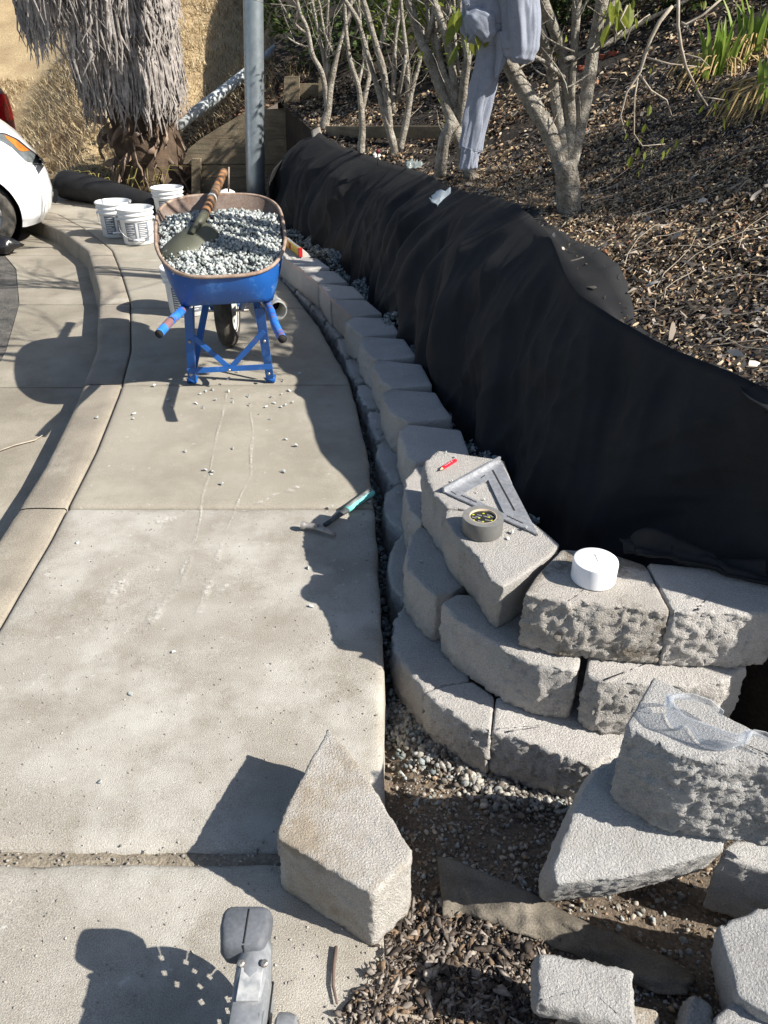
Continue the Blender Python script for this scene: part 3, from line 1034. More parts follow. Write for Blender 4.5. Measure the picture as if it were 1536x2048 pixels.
def rot_mats(n, tilt=1.0):
    a, b, c = NR.uniform(0, 6.283, n), NR.uniform(-tilt, tilt, n), NR.uniform(-tilt, tilt, n)
    ca, sa, cb, sb, cc, sc = np.cos(a), np.sin(a), np.cos(b), np.sin(b), np.cos(c), np.sin(c)
    o, l = np.zeros(n), np.ones(n)
    Rz = np.stack([np.stack([ca, -sa, o], -1), np.stack([sa, ca, o], -1), np.stack([o, o, l], -1)], 1)
    Rx = np.stack([np.stack([l, o, o], -1), np.stack([o, cb, -sb], -1), np.stack([o, sb, cb], -1)], 1)
    Ry = np.stack([np.stack([cc, o, sc], -1), np.stack([o, l, o], -1), np.stack([-sc, o, cc], -1)], 1)
    return Rz @ Rx @ Ry


def stones(name, pos, size, cols, mat_, lib=None, tilt=1.2, parent=None, stretch=None):
    lib = lib or ROCKS
    pos = np.asarray(pos, float)
    n = len(pos)
    size = np.broadcast_to(np.asarray(size, float), (n,))
    R_ = rot_mats(n, tilt)
    pick = NR.integers(0, len(lib), n)
    V, Fc, C = [], [], []
    base = 0
    for k, (v, f) in enumerate(lib):
        idx = np.where(pick == k)[0]
        if not len(idx):
            continue
        vv = v[None] if stretch is None else v[None] * np.stack([NR.uniform(*stretch, len(idx)), np.ones(len(idx)), NR.uniform(.4, .9, len(idx))], -1)[:, None]
        w = np.einsum('nij,nvj->nvi', R_[idx], np.broadcast_to(vv, (len(idx),) + v.shape)) * size[idx, None, None] + pos[idx][:, None]
        V.append(w.reshape(-1, 3))
        Fc.append((f[None] + base + (np.arange(len(idx)) * len(v))[:, None, None]).reshape(-1, 3))
        C.append(np.repeat(cols[idx], len(v), axis=0))
        base += len(idx) * len(v)
    return np_mesh(name, np.concatenate(V), np.concatenate(Fc), mat_, np.concatenate(C), parent)


def pal(n, colours, weights=None, jit=.18):
    c = np.array(colours)[NR.choice(len(colours), n, p=weights)]
    return np.clip(c * NR.uniform(1 - jit, 1 + jit, (n, 1)), 0, 1)


GRAVEL = [(.24, .27, .26), (.34, .365, .345), (.15, .175, .175), (.46, .465, .435), (.28, .31, .31), (.19, .21, .20)]
SOILST = [(.24, .22, .19), (.33, .30, .26), (.17, .15, .12), (.38, .33, .27), (.28, .20, .13), (.30, .32, .31)]

# trench along the wall and the fill behind it
pts, sz = [], []
for _ in range(9000):
    y = NR.uniform(1.35, 8.2)
    if y < 2.1 and NR.uniform() > (y - 1.3) / .8:
        continue
    x = Redge(y) + .012 + NR.uniform(0, .12 + .1 * min(1, max(0, y - 3)))
    pts.append((x, y, soilz(x, y) + NR.uniform(.0, .03)))
    sz.append(NR.uniform(.014, .034))
t = tag(stones('trench_gravel', pts, sz, pal(len(pts), GRAVEL), M['stone']), 'grey crushed stone filling the trench between pavement and block wall', 'gravel', kind='stuff')
pts, sz = [], []
for _ in range(7000):
    y = NR.uniform(1.85, 7.4)
    x1 = bot_pts(y) + .03
    x = x1 - abs(NR.normal(0, .09)) - .0
    pts.append((x, y, .045 + .14 * max(-.5, fbm((x * 4, y * 2.3, 8))) + NR.uniform(-.01, .02)))
    sz.append(NR.uniform(.014, .032))
tag(stones('backfill_gravel', pts, sz, pal(len(pts), GRAVEL), M['stone']), 'grey crushed stone backfill between the wall and the black fabric', 'gravel', kind='stuff')
# gravel bed round the foot of the front course
pts, sz = [], []
foot = [(775, 1400), (800, 1420), (845, 1470), (900, 1500), (960, 1545), (1030, 1580), (1100, 1590), (1150, 1585)]
for _ in range(2300):
    k = NR.integers(0, len(foot) - 1)
    t = NR.uniform()
    q = np.array(foot[k]) * (1 - t) + np.array(foot[k + 1]) * t
    w = gp(q[0] + NR.normal(0, 14), q[1] + abs(NR.normal(0, 26)) - 8, -.15)
    pts.append((w.x, w.y, soilz(w.x, w.y) + NR.uniform(0, .022)))
    sz.append(NR.uniform(.010, .028))
tag(stones('footing_gravel', pts, sz, pal(len(pts), [(.24, .22, .19), (.33, .31, .275), (.17, .155, .135), (.40, .37, .32), (.25, .255, .245), (.13, .11, .09)]), M['stone'], ROUND + ROCKS), 'rounded gravel spilling from under the first course into the soil', 'gravel', kind='stuff')
# stony soil in front
pts, sz = [], []
for _ in range(15000):
    y = NR.uniform(.55, 1.42)
    x = NR.uniform(.005, 1.0)
    if NR.uniform() > .35 + .65 * (fbm((x * 5, y * 5, 2)) + .5):
        continue
    pts.append((x, y, soilz(x, y) + NR.uniform(-.002, .006)))
    sz.append(.004 + .016 * NR.uniform() ** 3)
tag(stones('stony_soil', pts, sz, pal(len(pts), SOILST), M['stone'], ROUND + ROCKS), 'small stones and crumbs scattered over the dark soil in front of the wall', 'rubble', kind='stuff')
# bark chips and twigs among the soil at the bottom
pts, sz = [], []
for _ in range(9500):
    w = gp(NR.normal(800, 110), NR.uniform(1790, 2140), -.04)
    if w.x < .0 - .045 * NR.uniform() * (w.y < .85):
        continue
    pts.append((w.x, w.y, soilz(w.x, w.y) + NR.uniform(0, .02)))
    sz.append(.004 + .024 * NR.uniform() ** 4.2)
for _ in range(2200):
    w = gp(NR.uniform(900, 1100), NR.uniform(1880, 2100), -.04)
    pts.append((w.x, w.y, soilz(w.x, w.y) + NR.uniform(0, .015)))
    sz.append(.005 + .020 * NR.uniform() ** 3)
pts = np.array(pts)
pts[:, 0] = np.maximum(pts[:, 0], .006)
spill = []
while len(spill) < 750:                  # chips that have spilled over the slab corner
    x_, y_ = NR.uniform(660, 790), NR.uniform(1870, 2110)
    if x_ > 790 - (y_ - 1870) * .62 + NR.normal(0, 10):
        w = gp(x_, y_, .006)
        spill.append((w.x, w.y, .004 + NR.uniform(0, .008)))
pts = np.concatenate([pts, np.array(spill)])
sz = sz + list(.004 + .022 * NR.uniform(size=len(spill)) ** 3)
tag(stones('soil_bark', pts, sz, pal(len(pts), [(.115, .095, .08), (.18, .155, .13), (.27, .235, .20), (.06, .045, .035), (.16, .11, .07), (.035, .027, .022)]), M['chips'], BARK, .55, stretch=(.9, 2.4)), 'weathered bark chips and sticks heaped beside the pavement edge near the camera', 'mulch', kind='stuff')
# grit on the pavement
pts, sz = [], []
for _ in range(3000):
    y = .55 + 1.9 * NR.uniform() ** 1.6
    x = -1.1 * NR.uniform()
    pts.append((x, y, .001))
    sz.append(.0015 + .006 * NR.uniform() ** 4)
for _ in range(260):
    pts.append((-1.1 * NR.uniform(), 1.015 + NR.normal(0, .02), -.006))
    sz.append(.002 + .009 * NR.uniform() ** 3)
tag(stones('concrete_grit', pts, sz, pal(len(pts), [(.36, .335, .30), (.28, .26, .23), (.20, .185, .165)]), M['stone'], ROUND), 'fine concrete grit sprinkled over the near pavement slabs', 'grit', kind='stuff')

# single stones one can count on the pavement
z8 = [(860, 510), (885, 543), (1025, 478), (1053, 467), (1088, 457), (1170, 465), (1103, 510), (1192, 498), (1190, 520), (1040, 550), (1270, 490), (1010, 525), (1125, 432), (685, 412), (790, 435), (860, 432), (682, 580), (680, 605), (495, 600),
      (952, 773), (1190, 758), (1050, 868), (1088, 873), (1082, 888), (1135, 938), (1462, 712), (1515, 745), (1382, 607), (1360, 543), (1440, 545), (1460, 535), (1405, 525), (1390, 495), (1440, 480), (1325, 580), (1480, 462), (1495, 520), (1275, 535), (1450, 878), (1447, 413), (1170, 400), (1215, 368), (1305, 278), (1530, 375)]
def where(x, y):
    if x < 700 / 2.56:
        return 'small grey stone on the pavement to the left of the wheelbarrow legs'
    if y > 600 + 700 / 2.56:
        return 'small grey stone beside the chalky scrape lines on the middle slab'
    if y < 600 + 445 / 2.56:
        return 'small grey stone lying right at the wheelbarrow feet'
    if x < 1200 / 2.56:
        return 'small grey-green stone in front of the wheelbarrow left leg'
    return 'small grey-green stone in the loose cluster in front of the wheelbarrow right leg'


sing = [(x / 2.56, 600 + y / 2.56, .021, where(x / 2.56, 600 + y / 2.56)) for x, y in z8]
sing += [(154, 1084, .020, 'lone grey stone on the left of the pavement beyond the dusty area'),
         (619, 1133, .019, 'small pale stone beside the hammer on the shaded pavement'), (687, 1140, .017, 'small pale stone beside the hammer on the shaded pavement'),
         (623, 1211, .022, 'small pale stone beside the hammer on the shaded pavement'), (672, 1195, .016, 'small pale stone beside the hammer on the shaded pavement'),
         (664, 1012, .015, 'small pale stone beside the hammer on the shaded pavement'), (727, 1028, .018, 'small pale stone beside the hammer on the shaded pavement'), (738, 1002, .018, 'small pale stone beside the hammer on the shaded pavement'),
         (348, 1304, .014, 'tiny dark stone alone in the middle of the near pavement'), (261, 1388, .017, 'flat dark stone chip on the sunlit near pavement'), (200, 1563, .016, 'sharp dark stone chip near the broken joint')]
smesh = []
for k in range(8):
    v, f = ROCKS[k]
    me = bpy.data.meshes.new('stone')
    me.from_pydata([tuple(q) for q in v], [], [tuple(int(i) for i in q) for q in f])
    me.materials.append(M['stone_one'] if k % 3 else mat('pale_stone', (.44, .45, .43), (.32, .34, .33), 15, .85))
    smesh.append(me)


def put_stone(p, s, label, group):
    o = bpy.data.objects.new('gravel_stone', RND.choice(smesh))
    o.location = p
    o.scale = (s * RND.uniform(.85, 1.25), s, s * RND.uniform(.7, 1))
    o.rotation_euler = (RND.uniform(-.4, .4), RND.uniform(-.4, .4), RND.uniform(0, 6))
    COL.objects.link(o)
    return tag(o, label, 'stone', group)


for x, y, s, lab in sing:
    s *= RND.uniform(.85, 1.3)
    put_stone(gp(x, y, s * .3), s, lab, 'stray gravel stones')
for (x, y, z, s, lab) in [(1022, 1063, Z3, .021, 'larger of two grey stones beside the tape roll'), (1018, 1076, Z3, .016, 'smaller of two grey stones beside the tape roll'),
                          (905, 962, Z3, .012, 'small stone chip on the top block left of the metal square'), (910, 913, Z3, .013, 'grey stone touching the red pencil end'), (891, 903, Z3, .013, 'flat grey stone at the far edge of the top block'),
                          (953, 984, Z3, .010, 'left small chip inside the opening of the metal square'), (970, 998, Z3, .012, 'right small chip inside the opening of the metal square'),
                          (1052, 1054, Z3 + .006, .016, 'grey stone resting on the metal square corner'),
                          (796, 985, Z1, .020, 'dark stone lying on a lower wall block in the trench'), (844, 1121, Z2, .014, 'dark chip on the lower curved block below the tape'), (1140, 1169, Z3, .009, 'dark crumb on the block left of the white cap'),
                          (838, 789, Z2, .012, 'leftmost of three dark chips on a shaded far block'), (853, 790, Z2, .013, 'middle one of three dark chips on a shaded far block'), (865, 797, Z2, .010, 'rightmost of three dark chips on a shaded far block')]:
    put_stone(gp(x, y, z + s * .3), s, lab, 'stones lying on the wall blocks')

# ------------------------------------------------------------------ mulch on the bank
def chips_on_bank(n, yr, dr, length, width, colours, weights, keep=None, lift=.012, tilt=.5):
    out = []
    while len(out) < n:
        y = NR.uniform(*yr)
        d = dr[0] + (dr[1] - dr[0]) * NR.uniform() ** 1.25
        x = xcrest(y) + d
        if keep and not keep(x, y, d):
            continue
        out.append((x, y, zbank(x, y) + NR.uniform(.0, lift)))
    p = np.array(out)
    n = len(p)
    L = NR.uniform(*length, n) * NR.choice([1, 1, 1, 1.5], n)
    W = NR.uniform(*width, n)
    bend = NR.uniform(-.35, .35, n) * L
    loc = np.zeros((n, 6, 3))
    for k, (a, b) in enumerate([(-.5, -1), (-.5, 1), (0, 1), (0, -1), (.5, -1), (.5, 1)]):
        loc[:, k, 0] = a * L
        loc[:, k, 1] = b * W * .5 * (1 if a == 0 else NR.uniform(.15, .9, n))
        loc[:, k, 2] = bend * (1 if a == 0 else 0)
    Rm = rot_mats(n, tilt)
    slope = np.tan(.3)
    w = np.einsum('nij,nvj->nvi', Rm, loc)
    w[:, :, 2] += w[:, :, 0] * slope
    w += p[:, None]
    f = np.array([[0, 3, 2, 1], [3, 4, 5, 2]])
    fc = (f[None] + (np.arange(n) * 6)[:, None, None]).reshape(-1, 4)
    col = np.repeat(pal(n, colours, weights, .3), 6, axis=0)
    return w.reshape(-1, 3), fc, col


def tanmask(x, y, d):
    # straw-coloured litter lies in patches, thick round the big trunk
    s = math.exp(-((x - .9) ** 2 / .55 + (y - 3.7) ** 2 / .9)) * 1.35 + .45 * (fbm((x * 1.7, y * 1.7, 6)) + .48)
    return NR.uniform() < s


DARKC = [(.028, .022, .018), (.054, .043, .035), (.10, .083, .068), (.17, .148, .126), (.014, .0115, .0095), (.26, .235, .205)]
DW = [.30, .27, .18, .09, .12, .04]
TANC = [(.38, .275, .165), (.48, .37, .24), (.26, .17, .10), (.54, .45, .32), (.16, .10, .06), (.30, .145, .085)]
TW = [.28, .24, .20, .14, .10, .04]
a = chips_on_bank(44000, (1.3, 4.6), (.02, 2.6), (.014, .050), (.004, .013), DARKC, DW)
b = chips_on_bank(22000, (4.6, 10), (.02, 4.5), (.025, .075), (.008, .022), DARKC, DW)
def cat(*ms):
    V, Fc, C, o = [], [], [], 0
    for v, f, c in ms:
        V.append(v); Fc.append(f + o); C.append(c); o += len(v)
    return np.concatenate(V), np.concatenate(Fc), np.concatenate(C)
v, f, c = cat(a, b)
tag(np_mesh('bark_mulch', v, f, M['chips'], c), 'dark bark mulch covering the planted bank above the fabric', 'mulch', kind='stuff')
a = chips_on_bank(38000, (1.6, 5.6), (.05, 2.3), (.009, .024), (.004, .010), TANC, TW, tanmask, .02, .9)
b = chips_on_bank(6000, (5.2, 9.5), (.05, 3), (.02, .05), (.012, .025), TANC, TW, tanmask, .02, .8)
d = chips_on_bank(350, (1.35, 3.2), (.03, 1.3), (.025, .055), (.008, .022), [(.40, .35, .30), (.52, .47, .41), (.30, .25, .20)], None, None, .03, .9)
v, f, c = cat(a, b, d)
tag(np_mesh('leaf_litter', v, f, M['straw'], c), 'tan dry leaf litter strewn over the bank around the tree trunks', 'litter', kind='stuff')


def stems_on_bank(n, yr, dr, ln, r):
    m = MB()
    for _ in range(n):
        y = NR.uniform(*yr)
        x = xcrest(y) + NR.uniform(*dr)
        a = NR.uniform(-1.2, 1.2)
        L = NR.uniform(*ln)
        p = []
        for k in range(6):
            t = k / 5
            q = (x + math.cos(a) * L * t + .03 * math.sin(t * 5 + a * 9), y + math.sin(a) * L * t * .7)
            p.append((q[0], q[1], zbank(max(q[0], xcrest(q[1])), q[1]) + .018 + .02 * math.sin(t * 3.1) * NR.uniform(.3, 1.6)))
        m.tube(p, [r, r, r * .9, r * .8, r * .6, r * .3], 4, False)
    return m


tag(stems_on_bank(85, (1.6, 4.4), (.12, 1.5), (.12, .5), .0014).build('dry_stems', M['twig']), 'dry pale stems and twigs strewn across the mulch', 'twigs', kind='stuff')
for px in ([(1010, 500), (1060, 470), (1130, 462)], ):
    pass

# ------------------------------------------------------------------ hillside grass
def grass(n, xr, yr, zf, ln, cols, keep=None):
    x = NR.uniform(*xr, n)
    y = NR.uniform(*yr, n)
    if keep is not None:
        k = keep(x, y)
        x, y = x[k], y[k]
    n = len(x)
    z = np.array([zf(a, b) for a, b in zip(x, y)])
    L = NR.uniform(*ln, n)
    a = NR.uniform(0, 6.283, n)
    lean = NR.uniform(.2, 1.3, n)
    dx, dy = np.cos(a) * lean * L, np.sin(a) * lean * L
    wx, wy = -np.sin(a) * .006, np.cos(a) * .006
    base = np.stack([x, y, z - .01], -1)
    v = np.zeros((n, 3, 3))
    v[:, 0] = base + np.stack([wx, wy, np.zeros(n)], -1)
    v[:, 1] = base - np.stack([wx, wy, np.zeros(n)], -1)
    v[:, 2] = base + np.stack([dx, dy, L * .7], -1)
    fc = np.arange(n * 3).reshape(-1, 3)
    return v.reshape(-1, 3), fc, np.repeat(pal(n, cols, None, .25), 3, axis=0)


v, f, c = cat(grass(42000, (-8, -.4), (10.1, 16), zhill, (.05, .22), [(.52, .42, .26), (.42, .32, .18), (.60, .51, .34), (.28, .20, .11)]))
tag(np_mesh('dry_grass', v, f, M['straw'], c), 'dry straw-coloured grass covering the hillside at the upper left', 'grass', kind='stuff')

# ------------------------------------------------------------------ trees and shrubs
def hit_bank(px, py, lift=0.0):
    d = ray(px, py)
    for k in range(900):
        t = 1.0 + k * .015
        x, y, z = d[0] * t, d[1] * t, H + d[2] * t
        if x > xcrest(y) - .02 and z < zbank(x, y) + lift:
            return Vector((x, y, z))
    return gy(px, py, 6)


LEAF_V = np.array([(0, 0, 0), (.30, .16, .03), (.62, .17, .02), (1, 0, -.06), (.62, -.17, .02), (.30, -.16, .03), (.3, 0, -.02), (.62, 0, -.03)])
LEAF_F = np.array([(0, 1, 6, 6), (1, 2, 7, 6), (2, 3, 7, 7), (0, 6, 5, 5), (6, 7, 4, 5), (7, 3, 4, 4)])
leaf_mesh = bpy.data.meshes.new('leaf')
leaf_mesh.from_pydata([tuple(q) for q in LEAF_V], [], [(0, 1, 6), (1, 2, 7, 6), (2, 3, 7), (0, 6, 5), (6, 7, 4, 5), (7, 3, 4)])
leaf_mesh.materials.append(M['leaf'])


def leaf_cloud(name, centres, size, mat_, parent=None, droop=.6):
    p = np.asarray(centres, float)
    n = len(p)
    Rm = rot_mats(n, 1.0)
    q = np.array([(0, 0, 0), (.5, .22, .04), (1, 0, -.1), (.5, -.22, .04)])
    w = np.einsum('nij,vj->nvi', Rm, q) * NR.uniform(*size, n)[:, None, None] + p[:, None]
    fc = np.arange(n * 4).reshape(-1, 4)
    return np_mesh(name, w.reshape(-1, 3), fc, mat_, parent=parent)


def make_tree(label, stems, Y0, base_z=None, top=2.6, leafn=120, seed=0, spread=.5, leaf=(.03, .06), dyk=.12, name='tree'):
    rr = random.Random(seed)
    b0 = stems[0][0]
    root = gy(b0[0], b0[1], Y0)
    root.z = zbank(root.x, root.y)
    t = empty(name, root, label, 'tree', 'grey-barked trees on the bank')
    m = MB()
    tips, twl = [], []
    for si, st in enumerate(stems):
        pts, rad = [], []
        dy = rr.uniform(-dyk, dyk) if si else 0
        z0 = None
        for k, (x, y, r) in enumerate(st):
            f = k / max(1, len(st) - 1)
            p = gy(x, y, Y0 + dy * min(1, f * 2) - (.05 * f))
            pts.append(p)
            rad.append(r / F * depth(p))
        if si == 0:
            pts.insert(0, pts[0] + Vector((0, .01, -.25)))
            rad.insert(0, rad[0] * 1.25)
        # finer, slightly crooked
        P2, R2 = [], []
        for i in range(len(pts) - 1):
            for k in range(4):
                f = k / 4
                a = pts[max(0, i - 1)]; b = pts[i]; c = pts[i + 1]; e = pts[min(len(pts) - 1, i + 2)]
                q = .5 * ((2 * b) + (c - a) * f + (2 * a - 5 * b + 4 * c - e) * f * f + (-a + 3 * b - 3 * c + e) * f ** 3)
                r = rad[i] + (rad[i + 1] - rad[i]) * f
                P2.append(q)
                R2.append(r * (1 + .10 * noise.noise(q * 9 + Vector((seed, 0, 0))) + .05 * noise.noise(q * 30)))
        P2.append(pts[-1]); R2.append(rad[-1])
        m.tube(P2, R2, 10)
        if st[-1][1] < 60:
            d = (pts[-1] - pts[-2]).normalized()
            tips.append((pts[-1], d, rad[-1]))
    # fine side twigs
    for si, st in enumerate(stems[1:]):
        for _ in range(5 if len(st) > 3 else 2):
            k = rr.randrange(1, len(st) - 1) if len(st) > 2 else 1
            x, y, r = st[k]
            p = gy(x + rr.uniform(-2, 2), y + rr.uniform(-12, 12), Y0 - .03)
            d_ = Vector((rr.gauss(0, .8), rr.gauss(-.2, .5), rr.uniform(.2, 1.2))).normalized()
            L_ = rr.uniform(.10, .32) * (Y0 / 5)
            q = [p]
            for j in range(5):
                d_ = (d_ + Vector((rr.gauss(0, .16), rr.gauss(0, .16), rr.gauss(.05, .1)))).normalized()
                q.append(q[-1] + d_ * L_ / 5)
            r0 = min(.004, r / F * Y0 * .4)
            m.tube(q, [r0, r0 * .9, r0 * .8, r0 * .65, r0 * .5, r0 * .3], 5, False)
            twl += [q[-1]] if rr.random() < .35 else []
    m.build('trunk', M['bark'], t)
    # the limbs above the picture: they throw the striped shade on the road
    m = MB()
    ends = []
    for p, d, r in tips:
        stack = [(p, d, r, 0)]
        while stack:
            p, d, r, g_ = stack.pop()
            L = rr.uniform(.35, .6)
            q = [p]
            for k in range(4):
                d = (d + Vector((rr.gauss(0, .10), rr.gauss(0, .10), .05))).normalized()
                q.append(q[-1] + d * L / 4)
            m.tube(q, [r * (1 - .08 * k) for k in range(5)], 6, False)
            ends.append(q[-1])
            if g_ < 3 and q[-1].z < top and r > .0035:
                for _ in range(2 if rr.random() < .85 else 3):
                    dd = (d + Vector((rr.gauss(0, spread), rr.gauss(0, spread), rr.gauss(.15, .25)))).normalized()
                    stack.append((q[-1], dd, r * rr.uniform(.55, .75), g_ + 1))
    m.build('limbs', M['bark'], t)
    cen = [e + Vector((rr.gauss(0, .10), rr.gauss(0, .10), rr.gauss(-.02, .10))) for e in ends for _ in range(max(1, leafn // max(1, len(ends))))]
    cen = [c for c in cen if c.y > 1.2] + [q + Vector((rr.gauss(0, .03), rr.gauss(0, .03), rr.gauss(0, .03))) for q in twl for _ in range(2)]
    leaf_cloud('crown', cen, leaf, M['leaf'], t)
    return t, tips


make_tree('slender grey tree nearest the turned-up end of the black fabric', [
    [(648, 256, 10), (656, 220, 8), (660, 180, 7), (672, 120, 5), (685, 70, 4), (700, 20, 3.5), (705, -30, 3)],
    [(656, 222, 7), (645, 150, 5), (625, 110, 5), (615, 60, 4), (600, 25, 3.5), (590, -20, 3)],
    [(656, 205, 6), (650, 130, 4), (640, 80, 3.5), (628, 20, 3), (622, -20, 2.5)],
    [(657, 190, 5), (655, 110, 4), (655, 50, 3.5), (658, -20, 3)],
    [(616, 70, 3), (590, 48, 2), (570, 20, 1.6)], [(618, 95, 2.5), (590, 85, 1.6), (566, 66, 1.2)], [(672, 115, 3), (650, 70, 2.4), (640, 10, 2)]], 7.9, seed=1, leafn=60)
make_tree('thin forked grey tree standing alone between the first tree and the triple-stemmed one', [
    [(722, 300, 8), (725, 260, 7), (722, 215, 6), (716, 170, 5), (700, 120, 5), (693, 70, 4), (690, 20, 3.5), (685, -30, 3)],
    [(723, 228, 5), (735, 170, 5), (738, 150, 4.5), (727, 90, 3.5), (720, 40, 3), (716, -20, 2.6)], [(717, 170, 3), (728, 120, 2.5), (735, 70, 2)]], 6.8, seed=2, leafn=40)
make_tree('grey tree with three stems rising from one base behind the fabric', [
    [(792, 314, 10), (780, 265, 8), (766, 212, 7), (750, 160, 5), (730, 90, 5), (715, 40, 5), (690, 0, 4), (675, -30, 4)],
    [(780, 262, 7), (775, 205, 7), (766, 140, 7), (752, 90, 6), (735, 30, 6), (720, -20, 5)],
    [(799, 300, 8), (812, 245, 7), (822, 185, 6), (835, 140, 4), (841, 115, 3.5), (846, 60, 3)],
    [(817, 215, 5), (815, 160, 5), (812, 100, 4.5), (805, 40, 4), (800, -20, 4)],
    [(785, 225, 6), (788, 150, 5), (790, 90, 4), (796, 40, 4), (806, -20, 3)],
    [(757, 110, 4), (768, 60, 4), (778, 10, 3), (785, -30, 3)], [(795, 200, 4.5), (805, 150, 4), (812, 110, 3.5)]], 6.5, seed=3, leafn=50)
make_tree('stout many-stemmed grey tree beside the hanging sweatshirt sleeve', [
    [(960, 390, 17), (940, 350, 13), (925, 300, 12), (910, 260, 14), (890, 205, 10), (870, 150, 10), (850, 100, 10), (835, 60, 9), (820, 10, 9), (810, -30, 8)],
    [(880, 348, 13), (884, 310, 12), (890, 275, 12), (905, 245, 11)],
    [(920, 262, 10), (925, 200, 9), (930, 150, 9), (935, 110, 8), (925, 60, 6), (920, 0, 5), (918, -30, 5)],
    [(912, 235, 9), (900, 180, 8), (885, 140, 7), (875, 90, 6), (870, 30, 5), (866, -30, 5)],
    [(915, 220, 8), (903, 130, 8), (888, 60, 8), (870, 10, 7), (860, -30, 6)],
    [(932, 125, 7), (945, 95, 7), (960, 75, 6), (978, 40, 5), (990, -10, 5)],
    [(880, 140, 5), (868, 90, 5), (858, 40, 5), (850, -20, 4)], [(920, 150, 4), (910, 90, 4), (908, 30, 4), (905, -20, 4)], [(860, 120, 4), (885, 80, 4), (895, 30, 4)],
    [(900, 180, 5), (905, 110, 5), (900, 40, 5), (896, -20, 4)], [(850, 100, 6), (862, 50, 5), (872, 0, 4.5)], [(936, 110, 5), (945, 50, 4.5), (948, -10, 4)]], 5.1, seed=4, leafn=60)
big, btips = make_tree('largest grey tree with a thick trunk and five spreading limbs above the fabric', [
    [(1137, 478, 29), (1138, 430, 25), (1136, 380, 24), (1132, 325, 22)],
    [(1128, 345, 16), (1098, 265, 17), (1062, 203, 16), (1030, 150, 15), (1010, 110, 14), (990, 60, 12), (975, 0, 10), (965, -40, 9)],
    [(1130, 330, 14), (1119, 250, 11), (1111, 195, 10), (1105, 150, 11), (1090, 90, 10), (1075, 40, 10), (1065, -30, 9)],
    [(1136, 330, 13), (1140, 250, 12), (1135, 180, 12), (1125, 110, 11), (1105, 50, 11), (1085, 0, 11), (1075, -40, 10)],
    [(1142, 330, 14), (1160, 250, 14), (1175, 180, 13), (1185, 110, 12), (1195, 50, 12), (1205, 0, 12), (1210, -40, 11)],
    [(1143, 200, 6), (1148, 100, 8), (1152, 40, 9), (1156, -30, 9)],
    [(1128, 120, 5), (1180, 101, 5), (1230, 78, 5), (1290, 42, 4), (1340, 18, 3.5)],
    [(1128, 155, 4), (1095, 128, 4), (1066, 112, 4)], [(1200, 95, 6), (1218, 40, 6), (1228, -20, 5)]], 3.5, seed=5, leafn=160, top=3.0)

# hanging twigs with single leaves on the big tree
tw = [[(1345, 12, 3), (1319, 43, 4), (1302, 76, 3.5), (1290, 111, 3.2), (1280, 144, 2.8), (1253, 185, 2), (1241, 232, 1.5), (1251, 267, 1)],
      [(1280, 150, 2.2), (1302, 181, 1.8), (1333, 200, 1.5), (1343, 230, 1)], [(1276, 156, 1.8), (1269, 195, 1.6), (1268, 268, 1.2), (1285, 292, 1), (1330, 288, .8)],
      [(1357, -20, 3), (1356, 51, 3), (1362, 93, 2.8), (1372, 134, 2.5), (1397, 185, 2), (1415, 212, 1.5)], [(1399, 193, 1.5), (1450, 200, 1)],
      [(1362, 45, 2.4), (1372, 49, 2.2), (1405, 31, 2), (1445, -4, 2)], [(1293, 115, 1.6), (1340, 128, 1.5), (1400, 134, 1.2)], [(1366, 107, 1.5), (1400, 116, 1.2), (1418, 132, 1)],
      [(1300, 30, 2.5), (1262, 55, 1.5), (1250, 90, 1)], [(1255, 10, 2), (1240, 40, 1.5), (1252, 60, 1)]]
for st in tw:
    P_ = [gy(x, y, 3.25) for x, y, r in st]
    MB().tube(P_, [r / F * 3 for x, y, r in st], 6).build('twig', M['twig'], big)
lz = [(390, 1040, 28), (180, 1175, 20), (350, 1220, 25), (165, 1310, 18), (280, 1450, 26), (340, 1490, 22), (210, 1540, 32), (320, 1600, 16), (275, 1665, 22), (420, 1440, 28), (520, 1350, 20), (590, 1450, 24), (525, 1480, 24), (660, 1370, 30),
      (870, 510, 16), (865, 600, 18), (830, 660, 22), (955, 700, 26), (870, 820, 26), (1130, 900, 20), (1140, 965, 14), (1160, 1020, 18), (1110, 1160, 34), (1020, 1090, 16), (1030, 1010, 20), (910, 1040, 24), (400, 670, 16), (345, 635, 10), (435, 640, 10), (300, 1360, 18),
      (60, 60, 26), (150, 290, 26), (270, 100, 22), (250, 190, 26), (490, 70, 24), (90, 20, 30), (60, 170, 20), (380, 170, 22), (930, 20, 24), (230, 10, 24), (880, 30, 20)]
for x, y, s in lz:
    o = bpy.data.objects.new('leaf', leaf_mesh)
    p = gy(1220 + x / 4.86, y / 4.86 - s / 4.86 * .8, 3.22 + RND.uniform(-.04, .04))
    o.location = p
    k = s / 4.86 * 2.2 / F * 3.0 * 1.6
    o.scale = (k, k * RND.uniform(1.1, 1.6), k)
    o.rotation_euler = (RND.uniform(-.8, .8), math.pi / 2 + RND.uniform(-.45, .45), RND.uniform(0, 6))
    COL.objects.link(o)
    o.parent = big
    o.matrix_parent_inverse = Matrix.Translation(-Vector(big.location))
